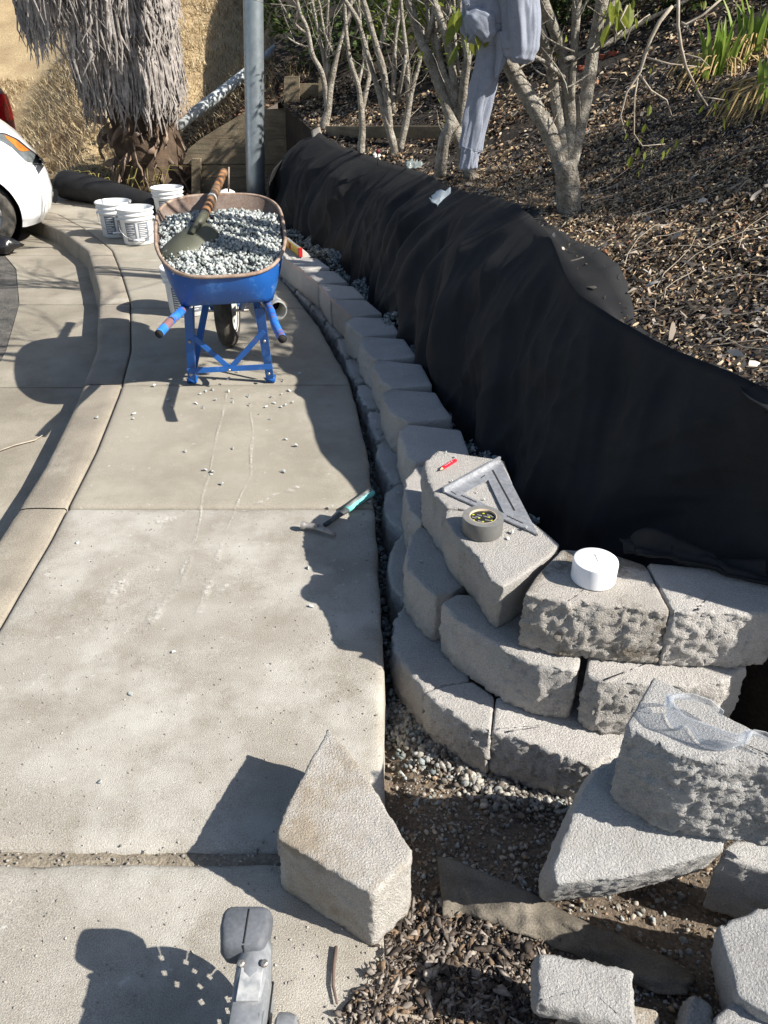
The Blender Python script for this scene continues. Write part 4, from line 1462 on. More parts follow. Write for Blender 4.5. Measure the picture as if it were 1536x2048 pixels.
for cx_, cy_, n_ in ((912, 25, 4), (950, 30, 5), (935, 70, 5), (1255, 15, 5), (1220, 5, 6), (965, 15, 3)):
    for _ in range(n_):
        o = bpy.data.objects.new('leaf', leaf_mesh)
        o.location = gy(cx_ + RND.gauss(0, 16), cy_ + RND.gauss(0, 16), 3.35 + RND.uniform(-.1, .2))
        k = RND.uniform(.06, .1)
        o.scale = (k, k * 1.3, k)
        o.rotation_euler = (RND.uniform(-.8, .8), math.pi / 2 + RND.uniform(-.6, .6), RND.uniform(0, 6))
        COL.objects.link(o)
        o.parent = big
        o.matrix_parent_inverse = Matrix.Translation(-Vector(big.location))


def shrub(label, c, r, n, m_, size, stems=6, name='shrub'):
    t = empty(name, c, label, 'shrub', 'leafy shrubs up the bank')
    pts = []
    while len(pts) < n:
        v = Vector((NR.normal(), NR.normal(), NR.normal()))
        v.normalize()
        q = Vector((v.x * r[0], v.y * r[1], v.z * r[2])) * (NR.uniform(.35, 1) ** .5) * (1 + .45 * fbm((v.x * 2 + c[0], v.y * 2, v.z * 2)))
        p = Vector(c) + Vector((0, 0, r[2] * .9)) + q
        if fbm((p.x * 3.5, p.y * 3.5, p.z * 3.5)) < -.12:
            continue
        pts.append(p)
    leaf_cloud('crown', pts, size, m_, t)
    m = MB()
    for k in range(stems):
        a = NR.uniform(0, 6.28)
        e = Vector(c) + Vector((math.cos(a) * r[0] * .6, math.sin(a) * r[1] * .6, r[2] * 1.4))
        m.tube([Vector(c) + Vector((0, 0, -.1)), Vector(c).lerp(e, .5) + Vector((.03, .03, .05)), e], [.018, .012, .005], 6)
    m.build('trunk', M['bark'], t)
    return t


def on_bank(x, y):
    return Vector((x, y, zbank(x, y)))


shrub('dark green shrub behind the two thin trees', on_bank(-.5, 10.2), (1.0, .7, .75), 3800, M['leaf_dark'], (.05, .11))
shrub('green shrub in the gap behind the triple-stemmed tree', on_bank(.75, 8.6), (.8, .6, .55), 3200, M['leaf'], (.04, .10))
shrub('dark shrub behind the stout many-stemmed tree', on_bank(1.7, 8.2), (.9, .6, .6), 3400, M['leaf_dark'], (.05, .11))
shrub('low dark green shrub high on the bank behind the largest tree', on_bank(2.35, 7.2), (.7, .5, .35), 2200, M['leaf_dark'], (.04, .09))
shrub('small green weed clump at the top left corner of the hillside', Vector((-7.4, 14.2, zhill(-7.4, 14.2))), (.45, .4, .3), 700, M['leaf'], (.05, .1))
# taller bushes up the slope, outside the frame on the sunny side
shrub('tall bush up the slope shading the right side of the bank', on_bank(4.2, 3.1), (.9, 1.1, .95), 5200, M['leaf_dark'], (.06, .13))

# strap-leaved clump, upper right
def strap_clump(label, px, py, n, hgt, seed):
    rr = random.Random(seed)
    b = hit_bank(px, py)
    t = empty('iris_clump', b, label, 'plant', 'strap-leaved plants on the bank')
    for k in range(n):
        a, r0 = rr.uniform(0, 6.28), rr.uniform(0, .09)
        p0 = b + Vector((math.cos(a) * r0 * 1.6, math.sin(a) * r0, -.02))
        h = hgt * rr.uniform(.55, 1.1)
        ln = rr.uniform(.05, .45) * h
        dx, dy = math.cos(a), math.sin(a)
        w = rr.uniform(.010, .016)
        tw_ = rr.uniform(0, 3.1)
        sx, sy = math.cos(tw_), math.sin(tw_)
        rows = []
        for j in range(7):
            f = j / 6
            c = p0 + Vector((dx * ln * f * f, dy * ln * f * f, h * f * (1 - .12 * f)))
            ww = w * (1 - f ** 3) * (.7 + .5 * math.sin(f * 2.6)) + .0006
            rows.append([c - Vector((sx, sy, 0)) * ww, c + Vector((dx, dy, 0)) * ww * .35, c + Vector((sx, sy, 0)) * ww])
        MB().grid(rows).build('blade', M['blade'], t)
    m = MB()
    for k in range(70):
        a, r0 = rr.uniform(0, 6.28), rr.uniform(.02, .14)
        p0 = b + Vector((math.cos(a) * r0 * 1.5, math.sin(a) * r0, rr.uniform(.02, .12)))
        e = p0 + Vector((math.cos(a) * .12, math.sin(a) * .10, -.10 - rr.uniform(0, .08)))
        m.tube([p0, p0.lerp(e, .5) + Vector((0, 0, .05)), e], [.004, .006, .002], 4, False)
    m.build('dry_leaves', M['shirt'] if 'shirt' in M else mat('dry_iris_leaf', (.42, .31, .14), (.28, .19, .08), 12, .9), t)


strap_clump('bright green strap-leaved clump at the upper right', 1440, 150, 26, .34, 3)
strap_clump('tall strap-leaved clump touching the right edge of the picture', 1505, 110, 34, .46, 4)
strap_clump('small strap-leaved clump low on the right edge', 1540, 210, 12, .26, 5)
for k, (x, y) in enumerate([(1178, 128), (1205, 118), (1225, 112), (1165, 140)]):
    p = hit_bank(x, y)
    MBk = MB().box(p + Vector((0, 0, .015)), (.075, .04, .035), Matrix.Rotation(k * 1.1, 3, 'Z'), .004)
    tag(MBk.build('brick_fragment', M['red_brick']), ['red brick fragment second from the largest trunk on the dark mulch', 'red brick fragment third from the largest trunk on the dark mulch', 'red brick fragment farthest from the largest trunk on the dark mulch', 'red brick fragment closest to the largest trunk on the dark mulch'][k], 'brick', 'brick fragments on the bank')

# board edging among the trees
a, b = hit_bank(655, 272), hit_bank(905, 275)
d = (b - a).normalized()
g = MB()
g.box((a + b) / 2 + Vector((0, 0, .035)), ((b - a).length, .035, .09), Matrix(((d.x, -d.y, 0), (d.y, d.x, 0), (d.z, 0, 1))), .004)
tag(g.build('edging_board', M['timber']), 'weathered brown board edging the mulch behind the thin trees', 'board')

# ------------------------------------------------------------------ timber retaining wall, pole, pipe
tim = empty('timber_wall', gy(500, 372, 9.6), 'weathered timber plank retaining wall behind the metal pole', 'wall')


def plank(x0, y0, x1, y1, Y=9.6, th=.05, name='plank', poly=None, parent=None):
    pts = poly or [(x0, y1), (x1, y1), (x1, y0), (x0, y0)]
    fr = [gy(x, y, Y) for x, y in pts]
    n = len(fr)
    m = MB()
    m.add(fr + [q + Vector((0, th, 0)) for q in fr], [tuple(range(n)), tuple(range(n, 2 * n))[::-1]] + [(i, n + i, n + (i + 1) % n, (i + 1) % n)[::-1] for i in range(n)])
    return m.build(name, M['timber'], parent or tim, smooth=False, fix=True)


plank(398, 356, 573, 392, 9.60)
plank(394, 329, 573, 354.5, 9.61)
plank(0, 0, 0, 0, 9.60, poly=[(366, 327.5), (573, 327.5), (573, 277.5), (402, 277.5), (376, 298)])
plank(0, 0, 0, 0, 9.62, poly=[(404, 276), (573, 276), (573, 217), (492, 221), (470, 236), (436, 256)])
plank(383, 318, 400, 392, 9.50, .09, 'post')
plank(568, 153, 598, 392, 9.52, .09, 'post')
plank(598, 167, 640, 215, 9.62)
plank(598, 216.5, 640, 248, 9.60)
plank(598, 249.5, 640, 297, 9.62)
plank(598, 298.5, 640, 392, 9.60)
plank(637, 156, 653, 330, 9.50, .09, 'post')
up_ = empty('timber_plank', gy(690, 232, 9.9), 'short upright timber panel behind the thin forked tree', 'plank')
plank(668, 168, 718, 250, 9.9, .06, 'board', parent=up_)

a, b = gy(511.5, 398, 8.8), gy(506.5, 0, 8.8)
d = (b - a) / (b.z - a.z)
g = MB()
N_ = 30
g.tube([a + d * (6.2 * k / N_) - Vector((0, 0, .12)) * (k == 0) for k in range(N_ + 1)], [.099 - .012 * k / N_ for k in range(N_ + 1)], 32)
pole = empty('lamp_post', a, 'tall galvanised steel post behind the wheelbarrow', 'post')
g.build('pole', M['galv'], pole)
g = MB().lathe([(.10, -.06), (.16, -.06), (.16, -.02), (.112, -.01), (.104, .04)], 28, Matrix.Translation((a.x, a.y, 0)))
g.build('base_collar', M['galv'], pole)
g = MB().tube([gy(352, 254, 10.15), gy(430, 195, 10.75), gy(500, 141, 11.35), gy(560, 93, 11.9), gy(650, 20, 12.8)], .066, 14)
tag(g.build('drain_pipe', M['pipe_grey']), 'long pale grey drain pipe running diagonally up the hillside behind the pole', 'pipe')

# dark litter behind the planks and round the palm foot
def litter_at(n, xr, yr, zf, ln, cols):
    x, y = NR.uniform(*xr, n), NR.uniform(*yr, n)
    p = np.array([(a_, b_, zf(a_, b_) + NR.uniform(0, .03)) for a_, b_ in zip(x, y)])
    L, W = NR.uniform(*ln, n), NR.uniform(.015, .04, n)
    q = np.array([(-.5, 0, 0), (0, -.5, .25), (.5, 0, 0), (0, .5, -.1)])
    w = np.einsum('nij,nvj->nvi', rot_mats(n, .8), q[None] * np.stack([L, W, L * .4], -1)[:, None]) + p[:, None]
    return w.reshape(-1, 3), np.arange(n * 4).reshape(-1, 4), np.repeat(pal(n, cols, None, .3), 4, axis=0)


BRN = [(.07, .045, .03), (.13, .085, .05), (.20, .10, .06), (.04, .028, .02), (.26, .19, .13)]
v, f, c = cat(litter_at(5000, (-2.7, -.3), (9.7, 11.6), zhill, (.03, .09), BRN), litter_at(1500, (-2.0, -.55), (8.0, 9.55), lambda x, y: -.05, (.03, .08), BRN), litter_at(1500, (-3.9, -2.2), (9.4, 10.6), lambda x, y: max(zhill(x, y), -.04), (.03, .1), BRN))
tag(np_mesh('brown_litter', v, f, M['chips'], c), 'brown leaf litter heaped around the post and behind the timber wall', 'litter', kind='stuff')

# ------------------------------------------------------------------ palm
pb = gy(312, 372, 9.9)
palm = empty('palm_tree', (pb.x, pb.y, -.05), 'shaggy palm with a thick skirt of grey dead fronds behind the white buckets', 'palm')
g = MB()
rows = []
for k in range(26):
    z = -.1 + 3.4 * k / 25
    r = .42 - .10 * min(1, z / 1.2) + .03 * math.sin(k * 2.1)
    rows.append([(pb.x - .12 * z + r * math.cos(t) * (1 + .12 * noise.noise(Vector((math.cos(t) * 2, math.sin(t) * 2, z * 4)))), pb.y + .1 + r * math.sin(t), z) for t in np.linspace(0, 6.283, 29)[:-1]])
g.grid(rows, True)
g.build('trunk', M['palm_base'], palm)
rp = random.Random(12)
for k in range(64):                     # dead fronds, hanging in overlapping tiers
    tier = k % 4
    ang = math.pi + (k // 4) / 16 * math.pi + rp.uniform(-.12, .12) + .09 * tier
    ztop = 1.55 + .50 * tier + rp.uniform(-.1, .12)
    rad = (.52, .80, .98, 1.06)[tier] + rp.uniform(-.06, .06)
    cxp = pb.x - (.12, .32, .47, .52)[tier]
    left = max(0, -math.cos(ang))
    L = (.90, .86, .84, .84)[tier] * rp.uniform(.85, 1.12) - .22 * left * (tier > 0)
    c0 = Vector((cxp + rad * .9 * math.cos(ang), pb.y + .05 + rad * .85 * math.sin(ang), ztop))
    m = MB()
    for s in range(38):
        f = s / 37 - .5
        a2 = ang + f * .62 / rad * .9 + rp.gauss(0, .03)
        st = Vector((cxp + rad * math.cos(a2) * .86, pb.y + .05 + rad * math.sin(a2) * .86, ztop + rp.uniform(-.05, .15)))
        ln = L * (1 - 1.1 * f * f) * rp.uniform(.75, 1.06)
        out = Vector((math.cos(a2), math.sin(a2), 0))
        sd_ = Vector((-math.sin(a2), math.cos(a2), 0))
        w = rp.uniform(.008, .019)
        q = [st, st + out * rp.uniform(.07, .13) + Vector((0, 0, -ln * .35)), st + out * rp.uniform(.08, .16) + sd_ * rp.gauss(0, .03) + Vector((0, 0, -ln * .75)), st + out * rp.uniform(.03, .17) + sd_ * rp.gauss(0, .06) + Vector((0, 0, -ln))]
        tw_ = rp.uniform(-.7, .7)
        sv = sd_ * math.cos(tw_) + out * math.sin(tw_)
        m.grid([[p - sv * w * g_ - out * .004, p + out * .007 * g_, p + sv * w * g_ - out * .004] for p, g_ in zip(q, (1.2, 1.1, .9, .25))])
    m.build('frond', M['frond'], palm)
for k in range(34):                     # split leaf bases curling off the foot of the trunk
    a2 = math.pi * 1.02 + rp.uniform(0, 1) * math.pi * .98
    z = rp.uniform(.12, .95)
    r = .38
    st = Vector((pb.x - .12 * z + r * math.cos(a2), pb.y + .1 + r * math.sin(a2), z))
    out = Vector((math.cos(a2), math.sin(a2), 0))
    sd_ = Vector((-math.sin(a2), math.cos(a2), 0))
    ln = rp.uniform(.14, .38)
    up2 = rp.choice((.5, .2, -.3, -.8))
    rows = []
    for j in range(8):
        f = j / 7
        c = st + out * (.16 * math.sin(f * 2.2)) + sd_ * rp.uniform(-.01, .01) + Vector((0, 0, up2 * ln * f - .10 * f * f)) + sd_ * ln * f * rp.uniform(.35, .45) * (1 if k % 2 else -1)
        w = .052 * (1 - f) ** .7 + .006
        rows.append([c + Vector((0, 0, w)) - out * .02, c + out * .012, c - Vector((0, 0, w)) - out * .02])
    MB().grid(rows).build('leaf_base', M['boot'], palm)
# sprouting weed at the palm foot
m = MB()
wc = gp(205, 402, .0)
for k in range(26):
    a2, ln = rp.uniform(0, 6.28), rp.uniform(.15, .36)
    p0 = wc + Vector((rp.uniform(-.3, .5), rp.uniform(.3, .8), 0))
    m.tube([p0, p0 + Vector((math.cos(a2) * ln * .4, math.sin(a2) * ln * .4, ln * .8)), p0 + Vector((math.cos(a2) * ln, math.sin(a2) * ln * .8, ln * .75))], [.005, .006, .001], 4, False)
tag(m.build('weed_clump', mat('yellowing_weed', (.20, .19, .05), (.34, .27, .10), 10, .8, trans=.3)), 'yellowing grassy weeds between the fabric roll and the palm foot', 'weeds')

# ------------------------------------------------------------------ white car and red truck
from mathutils.bvhtree import BVHTree


def car_body():
    fw = Vector((.905, .425, 0)).normalized()
    sdv = Vector((-fw.y, fw.x, 0))            # away from the camera
    nose = gy(117, 395, 7.34)
    O = Vector((nose.x, nose.y, 0))
    RZ = -.14
    xn = lambda z: float(np.interp(z, [.02, .06, .12, .2, .3, .42, .5, .57, .66, .75, .83, .90, .95, .985], [-.13, -.10, -.05, -.02, 0, -.012, -.035, -.07, -.135, -.20, -.285, -.40, -.62, -1.0]))
    ins = lambda z: float(np.interp(z, [.02, .1, .3, .5, .7, .85, .93, .985], [.05, .02, .0, .0, .02, .06, .13, .26]))
    W, Lc = 1.68, 4.1
    zs = list(np.arange(.03, .93, .03)) + [.945, .965, .98, .985]
    AX, AZ, AR = -.69, .165, .355

    def ring(z):
        e, n = ins(z), xn(z)
        pts = []
        for x in np.arange(-Lc, n - .52, .04):
            pts.append((x, e))
        pts_end = n - .52
        for k in range(19):                    # near nose corner, then across the front
            t = k / 18 * math.pi / 2
            pts.append((pts_end + .52 * math.sin(t) ** .9, e + .62 * (1 - math.cos(t) ** .8)))
        yy0, yy1 = pts[-1][1], W - pts[-1][1]
        for k in range(1, 8):
            pts.append((n, yy0 + (yy1 - yy0) * k / 7))
        for k in range(1, 12):
            t = math.pi / 2 * (1 - k / 11)
            pts.append((pts_end + .52 * math.sin(t) ** .9, W - e - .62 * (1 - math.cos(t) ** .8)))
        for x in np.arange(n - .55, -Lc, -.2):
            pts.append((x, W - e))
        return pts
    R0 = [ring(z) for z in zs]
    # rings must have equal counts: resample by index on near side
    n0 = min(len(r) for r in R0)
    rows = []
    for z, r in zip(zs, R0):
        idx = np.linspace(0, len(r) - 1, 170)
        xs = np.interp(idx, range(len(r)), [q[0] for q in r])
        ys_ = np.interp(idx, range(len(r)), [q[1] for q in r])
        row = []
        for x, y in zip(xs, ys_):
            zz = z
            if y < .5:
                d = math.hypot(x - AX, z - AZ)
                if abs(d - AR) < .03 and d > 0:
                    x, zz = AX + (x - AX) / d * AR, AZ + (z - AZ) / d * AR
            row.append((x, y, zz))
        rows.append(row)
    m = MB()
    m.grid(rows, True, flip=False)
    keep = []
    for f in m.f:
        c = sum((Vector(m.v[i]) for i in f), Vector()) / len(f)
        if c.y < .5 and math.hypot(c.x - AX, c.z - AZ) < AR - .004:
            continue
        keep.append(f)
    m.f = keep
    e = (len(rows) - 1) * 170
    m.f.append(tuple(e + k for k in range(170)))
    T = lambda q: O + fw * q[0] + sdv * q[1] + Vector((0, 0, q[2]))
    m.v = [tuple(T(q)) for q in m.v]
    root = empty('parked_car', O + fw * -1 + Vector((0, 0, RZ)), 'white car with an amber and clear headlight at the left edge of the picture', 'car')
    o = m.build('body', M['car_white'], root, fix=True)
    bvh = BVHTree.FromPolygons([Vector(q) for q in m.v], m.f)
    # cabin
    cab = MB()
    prof = [(-.95, .97), (-1.55, 1.32), (-2.1, 1.40), (-3.1, 1.36), (-3.9, .98)]
    cab.grid([[T((x, .16 + .12 * (z > 1.1), z)) for x, z in prof], [T((x, W - .16 - .12 * (z > 1.1), z)) for x, z in prof]])
    for s in (0, 1):
        q = [T((x, (.16 + .12 * (z > 1.1)) if s == 0 else W - .16 - .12 * (z > 1.1), z)) for x, z in prof]
        cab.add(q, [tuple(range(5))])
    cab.build('window', M['glass_dark'], root, smooth=False)
    rf = MB()
    rf.grid([[T((x, y, z + .012)) for x, z in ((-1.5, 1.30), (-2.1, 1.41), (-3.1, 1.37), (-3.5, 1.2))] for y in (.26, .84, W - .26)])
    rf.build('roof', M['car_white'], root)
    well = MB()
    well.lathe([(AR + .004, 0), (AR + .004, .36), (.05, .37)], 40, Matrix(((fw.x, 0, sdv.x, 0), (fw.y, 0, sdv.y, 0), (0, 1, 0, 0), (0, 0, 0, 1))))
    off = T((AX, .03, AZ))
    well.v = [tuple(Vector(q) + off) for q in well.v]
    well.build('wheel_well', M['car_black'], root)
    MW = Matrix(((fw.x, 0, sdv.x, 0), (fw.y, 0, sdv.y, 0), (0, 1, 0, 0), (0, 0, 0, 1)))
    for X, Yw in ((AX, .06), (-3.45, .06), (AX - .0, W - .26), (-3.45, W - .26)):
        c = T((X, Yw, RZ + .315))
        ty = MB().lathe([(.20, .0), (.25, -.012), (.298, .0), (.312, .025), (.315, .10), (.312, .17), (.298, .195), (.25, .205), (.2, .2)], 44, Matrix.Translation(c) @ MW)
        w = ty.build('wheel', M['rubber'], root)
        rim = MB().lathe([(.202, .0), (.195, .02), (.06, .03), (.04, .012), (.001, .012)], 36, Matrix.Translation(c) @ MW)
        rim.build('rim', M['alloy'], w)
        sp = MB()
        for k in range(5):
            a = k * 2 * math.pi / 5
            sp.box(c + fw * .11 * math.cos(a) + Vector((0, 0, .11 * math.sin(a))) + sdv * .012, (.20, .02, .05), Matrix((fw * math.cos(a) + Vector((0, 0, math.sin(a))), sdv, -fw * math.sin(a) + Vector((0, 0, math.cos(a))))).transposed())
        sp.build('spoke', M['alloy'], w)

    def patch(name, up, lo, m_, offs=.004, nu=22, nv=8):
        cp = Vector((0, 0, H))
        rws = []
        def at(line, t):
            t *= len(line) - 1
            k = min(int(t), len(line) - 2)
            return Vector(line[k]).lerp(Vector(line[k + 1]), t - k)
        for j in range(nv):
            row = []
            for i in range(nu):
                q = at(up, i / (nu - 1)).lerp(at(lo, i / (nu - 1)), j / (nv - 1))
                d = Vector(ray(q.x, q.y)).normalized()
                loc, nrm, _, _ = bvh.ray_cast(cp, d)
                if loc is None:
                    loc = gy(q.x, q.y, 7.45)
                    nrm = Vector((0, -1, 0))
                if nrm.dot(d) > 0:
                    nrm = -nrm
                row.append(loc + nrm * offs)
            rws.append(row)
        return MB().grid(rws).build(name, m_, root)
    hl = patch('headlight', [(-14, 266), (10, 269), (34, 281), (55, 299), (76, 314), (91, 327)], [(-14, 276), (5, 284), (24, 296), (38, 310), (54, 325), (90, 327.5)], M['clear_lens'])
    for (u, l, m_) in (([(8, 271), (28, 279), (46, 293), (58, 302)], [(12, 278), (26, 290), (36, 301), (45, 304)], M['amber']),):
        p = patch('turn_lens', u, l, m_, .008)
    patch('headlight_edge', [(-14, 264), (10, 266.5), (36, 278.5), (57, 296.5), (78, 311.5), (93, 327)], [(-14, 266), (10, 269), (34, 281), (55, 299), (76, 314), (91, 327)], M['car_black'], .003, 20, 3)
    patch('bumper_seam', [(40, 325.5), (66, 328), (92, 329.5)], [(40, 326.5), (66, 329.5), (92, 331)], M['car_black'], .002, 14, 2)
    patch('fog_recess', [(107, 378), (112, 377), (116, 382)], [(107, 405), (112, 407), (116, 400)], M['car_black'], .003, 6, 5)
    return root


car_body()
# red pickup, rear corner
tr = empty('pickup_truck', (gy(27, 225, 11).x, 11.0, -.14), 'dark red pickup truck with a red tail lamp beyond the white car', 'truck')
c = gy(27, 225, 11)
x1, y0_ = c.x - .03, 11.0
g = MB()
prof = [(0, .20), (.02, .32), (.03, .60), (.01, .86), (-.05, .98), (-.10, 1.0)]
rows = []
for zx, z in prof:
    rows.append([(x1 - 5.2, y0_ + .02, z), (x1 - .18 + zx, y0_ + (.0 if z < .9 else .05), z), (x1 - .05 + zx, y0_ + .06, z), (x1 + zx, y0_ + .22, z), (x1 + zx, y0_ + 1.55, z), (x1 - .1 + zx, y0_ + 1.72, z), (x1 - 5.2, y0_ + 1.75, z)])
g.grid(rows)
g.grid([[(x1 - 5.2, y0_ + .06, 1.0), (x1 - .12, y0_ + .06, 1.0)], [(x1 - 5.2, y0_ + 1.7, 1.0), (x1 - .12, y0_ + 1.7, 1.0)]])
g.build('body', M['car_red'], tr)
g = MB()
g.grid([[(x1 - .17 + zx, y0_ - .006, z), (x1 - .045 + zx, y0_ + .05, z), (x1 + .006 + zx, y0_ + .21, z)] for zx, z in ((.025, .60), (.025, .72), (.015, .84), (.0, .90))])
g.build('tail_light', M['red_lens'], tr)
g = MB()
g.grid([[(x1 - 3.9, y0_ + .15, 1.0), (x1 - 3.6, y0_ + .25, 1.65), (x1 - 1.9, y0_ + .25, 1.65), (x1 - 1.75, y0_ + .15, 1.0)], [(x1 - 3.9, y0_ + 1.6, 1.0), (x1 - 3.6, y0_ + 1.5, 1.65), (x1 - 1.9, y0_ + 1.5, 1.65), (x1 - 1.75, y0_ + 1.6, 1.0)]])
g.build('cab', M['car_red'], tr)
for X in (-.95, -4.2):
    for yy in (y0_ + .02, y0_ + 1.5):
        MB().lathe([(.15, 0), (.34, 0), (.37, .03), (.37, .19), (.34, .22), (.15, .22)], 30, Matrix.Translation((x1 + X, yy, .23)) @ Matrix.Rotation(-math.pi / 2, 4, 'X')).build('wheel', M['rubber'], tr)
g = MB().box((x1 - .06, y0_ + .88, .28), (.16, 1.5, .14), None, .03)
g.build('bumper', M['car_black'], tr)
for o in tr.children:                    # swing the truck so that it stands parallel to the car
    q_ = Matrix.Rotation(math.radians(27), 4, 'Z')
    cc = Matrix.Translation((x1, y0_, 0))
    o.data.transform(cc @ q_ @ cc.inverted())
# crumpled black bag by the car wheel
g = MB()
rows = []
bc = gp(2, 500, -.10)
for k in range(12):
    t = k / 11 * math.pi
    rows.append([(bc.x + (.15 * math.sin(t) * math.cos(a)) * (1 + .5 * noise.noise(Vector((math.cos(a) * 2, math.sin(a) * 2, t * 1.5)))), bc.y + .10 * math.sin(t) * math.sin(a), -.14 + .08 * (1 - math.cos(t)) * (1 + .3 * noise.noise(Vector((math.cos(a), math.sin(a), t * 2))))) for a in np.linspace(0, 6.283, 25)[:-1]])
g.grid(rows, True)
tag(g.build('plastic_bag', mat('black_plastic_film', (.012, .012, .014), rough=.25, spec=.5)), 'crumpled black plastic bag on the road beside the car wheel', 'bag')

# ------------------------------------------------------------------ wheelbarrow
AX_ = Vector((-.185, .983, 0)).normalized()
SX_ = Vector((AX_.y, -AX_.x, 0))
WC = Vector((-.79, 3.885, 0))
wb = empty('wheelbarrow', (-.79, 3.75, 0), 'blue steel wheelbarrow heaped with grey gravel standing on the pavement', 'wheelbarrow')


def sup(t, e=3.0):
    c, s = math.cos(t), math.sin(t)
    return math.copysign(abs(c) ** (2 / e), c), math.copysign(abs(s) ** (2 / e), s)


def tray_pt(t, v, inset=0.0):
    """t round the tray, v 0 bottom .. 1 rim"""
    s, w = sup(t, 3.3)
    sb_, wb_ = sup(t, 6)
    rl, rw = .49 - inset, (.305 + .015 * s - .035 * max(0, -s - .3)) - inset
    zr = .60 + .18 * (s + 1) / 2 + .012 * (abs(w) ** 4) * (1 - abs(s))
    rim = WC + AX_ * rl * s + SX_ * rw * w + Vector((0, 0, zr))
    bl, bw = .27 - inset, .215 - inset
    bt = WC + AX_ * (-.155 + bl * sb_) + SX_ * bw * wb_ + Vector((0, 0, .43 - .03 * s + inset))
    p = bt.lerp(rim, v)
    bul = .007 * math.sin(math.pi * v)
    return p + (AX_ * s + SX_ * w) * bul


TT = np.linspace(0, 2 * math.pi, 97)[:-1]
g = MB()
g.grid([[tray_pt(t, v) for t in TT] for v in np.linspace(0, 1, 9)], True)
g.f.append(tuple(range(96))[::-1])
tray = g.build('tray', M['blue'], wb)
g = MB()
g.grid([[tray_pt(t, v, .006) for t in TT] for v in np.linspace(0, .995, 9)], True, flip=True)
g.f.append(tuple(range(96)))
g.build('inside', M['rust_tray'], tray)
g = MB()
g.tube([tray_pt(t, 1.0) for t in list(TT) + [TT[0], TT[1]]], .0085, 8, False)
g.build('rim', M['rust_rim'], tray)


def strap(name, a, b, w, th, m_=None, parent=wb, up=Vector((0, -1, .15))):
    a, b = Vector(a), Vector(b)
    d = (b - a).normalized()
    n = (up - d * up.dot(d)).normalized()
    s = d.cross(n)
    return MB().box((a + b) / 2, ((b - a).length, w, th), Matrix((d, s, n)).transposed(), min(.002, th * .35)).build(name, m_ or M['blue'], parent, smooth=False)


def bolt(p, parent, r=.008):
    return MB().lathe([(r, 0), (r, .004), (r * .7, .007), (.0005, .008)], 10, Matrix.Translation(p) @ Matrix.Rotation(math.radians(80), 4, 'X'), True).build('bolt', M['bolt'], parent)


LB, RB = gp(384, 767, 0), gp(541, 765, 0)
LT, RT = gy(376, 616, LB.y - .10), gy(520, 616, RB.y - .10)
for B, T, s in ((LB, LT, -1), (RB, RT, 1)):
    leg = strap('leg', T, B + Vector((0, 0, .002)), .040, .006)
    # angle flange of the leg and the second strap behind it
    strap('flange', T + Vector((-s * .022, .012, 0)), B + Vector((-s * .014, .012, .012)), .006, .026, None, leg)
    strap('rear_leg', T + Vector((-s * .055, .22, .015)), B + Vector((-s * .01, .02, .06)), .034, .005, None, wb)
    g = MB()
    fpts = [B + Vector((0, -.004, .03)), B + Vector((0, -.002, .006)), B + Vector((0, .02, .003)), B + Vector((0, .06, .02))]
    g.grid([[p - Vector((.022, 0, 0)), p + Vector((.022, 0, 0))] for p in fpts])
    f_ = g.build('foot', M['blue'], leg)
    f_.modifiers.new('thick', 'SOLIDIFY').thickness = .005
    bolt(B.lerp(T, .58) + Vector((0, -.006, 0)), leg)
    bolt(B.lerp(T, .14) + Vector((0, -.012, 0)), leg)
yl = LB.y - .045
mid = gy(460, 737, yl - .012)
strap('brace', gy(381, 669, yl - .012), mid, .026, .005)
strap('brace', gy(528, 662, yl - .016), mid + Vector((0, -.006, 0)), .026, .005)
cb_ = strap('crossbar', gy(374, 742, yl - .022), gy(545, 733, yl - .022), .027, .005)
bolt(mid + Vector((0, -.022, 0)), cb_)
# handles: bent tubes, open ends towards the camera
for e, k1, k2, s in (((318, 668), (338, 645), (357, 624), -1), ((565, 678), (551, 652), (540, 622), 1)):
    a = gp(*e, .455)
    b = gp(*k1, .463)
    c = gp(*k2, .455) + Vector((0, .03, -.01))
    d = WC + SX_ * s * .17 + AX_ * .1 + Vector((0, 0, .36))
    e2 = WC + SX_ * s * .06 + AX_ * .42 + Vector((0, 0, .21))
    h = MB().tube([a, a.lerp(b, .5), b, b.lerp(c, .6), c, c.lerp(d, .3), d, e2], .0185, 16, False).build('handle', M['blue_worn'], wb)
    dr = (a - b).normalized()
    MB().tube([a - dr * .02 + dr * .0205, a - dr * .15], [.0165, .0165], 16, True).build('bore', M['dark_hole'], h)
# wheel
wd = (AX_ + SX_ * .16).normalized()
ws = Vector((wd.y, -wd.x, 0))
wc = gp(461, 692, 0) + wd * .02 + Vector((0, 0, .198))
MWB = Matrix.Translation(wc) @ Matrix(((wd.x, 0, ws.x, 0), (wd.y, 0, ws.y, 0), (0, 1, 0, 0), (0, 0, 0, 1)))
prof = [(.105, -.04), (.15, -.048), (.178, -.04), (.186, -.030), (.191, -.029), (.193, -.018), (.196, -.016), (.197, -.006), (.199, -.005), (.199, .005), (.197, .006), (.196, .016), (.193, .018), (.191, .029), (.186, .030), (.178, .04), (.15, .048), (.105, .04)]
w = MB().lathe(prof, 48, MWB).build('wheel', M['rubber'], wb)
MB().lathe([(.0, .02), (.03, .045), (.06, .025), (.095, .03), (.118, .044)], 32, MWB).build('rim', M['rim_white'], w)
MB().lathe([(.0, -.02), (.03, -.045), (.06, -.025), (.095, -.03), (.118, -.044)], 32, MWB).build('rim', M['rim_white'], w)
MB().tube([wc - ws * .12, wc + ws * .12], .008, 8).build('axle', M['bolt'], wb)
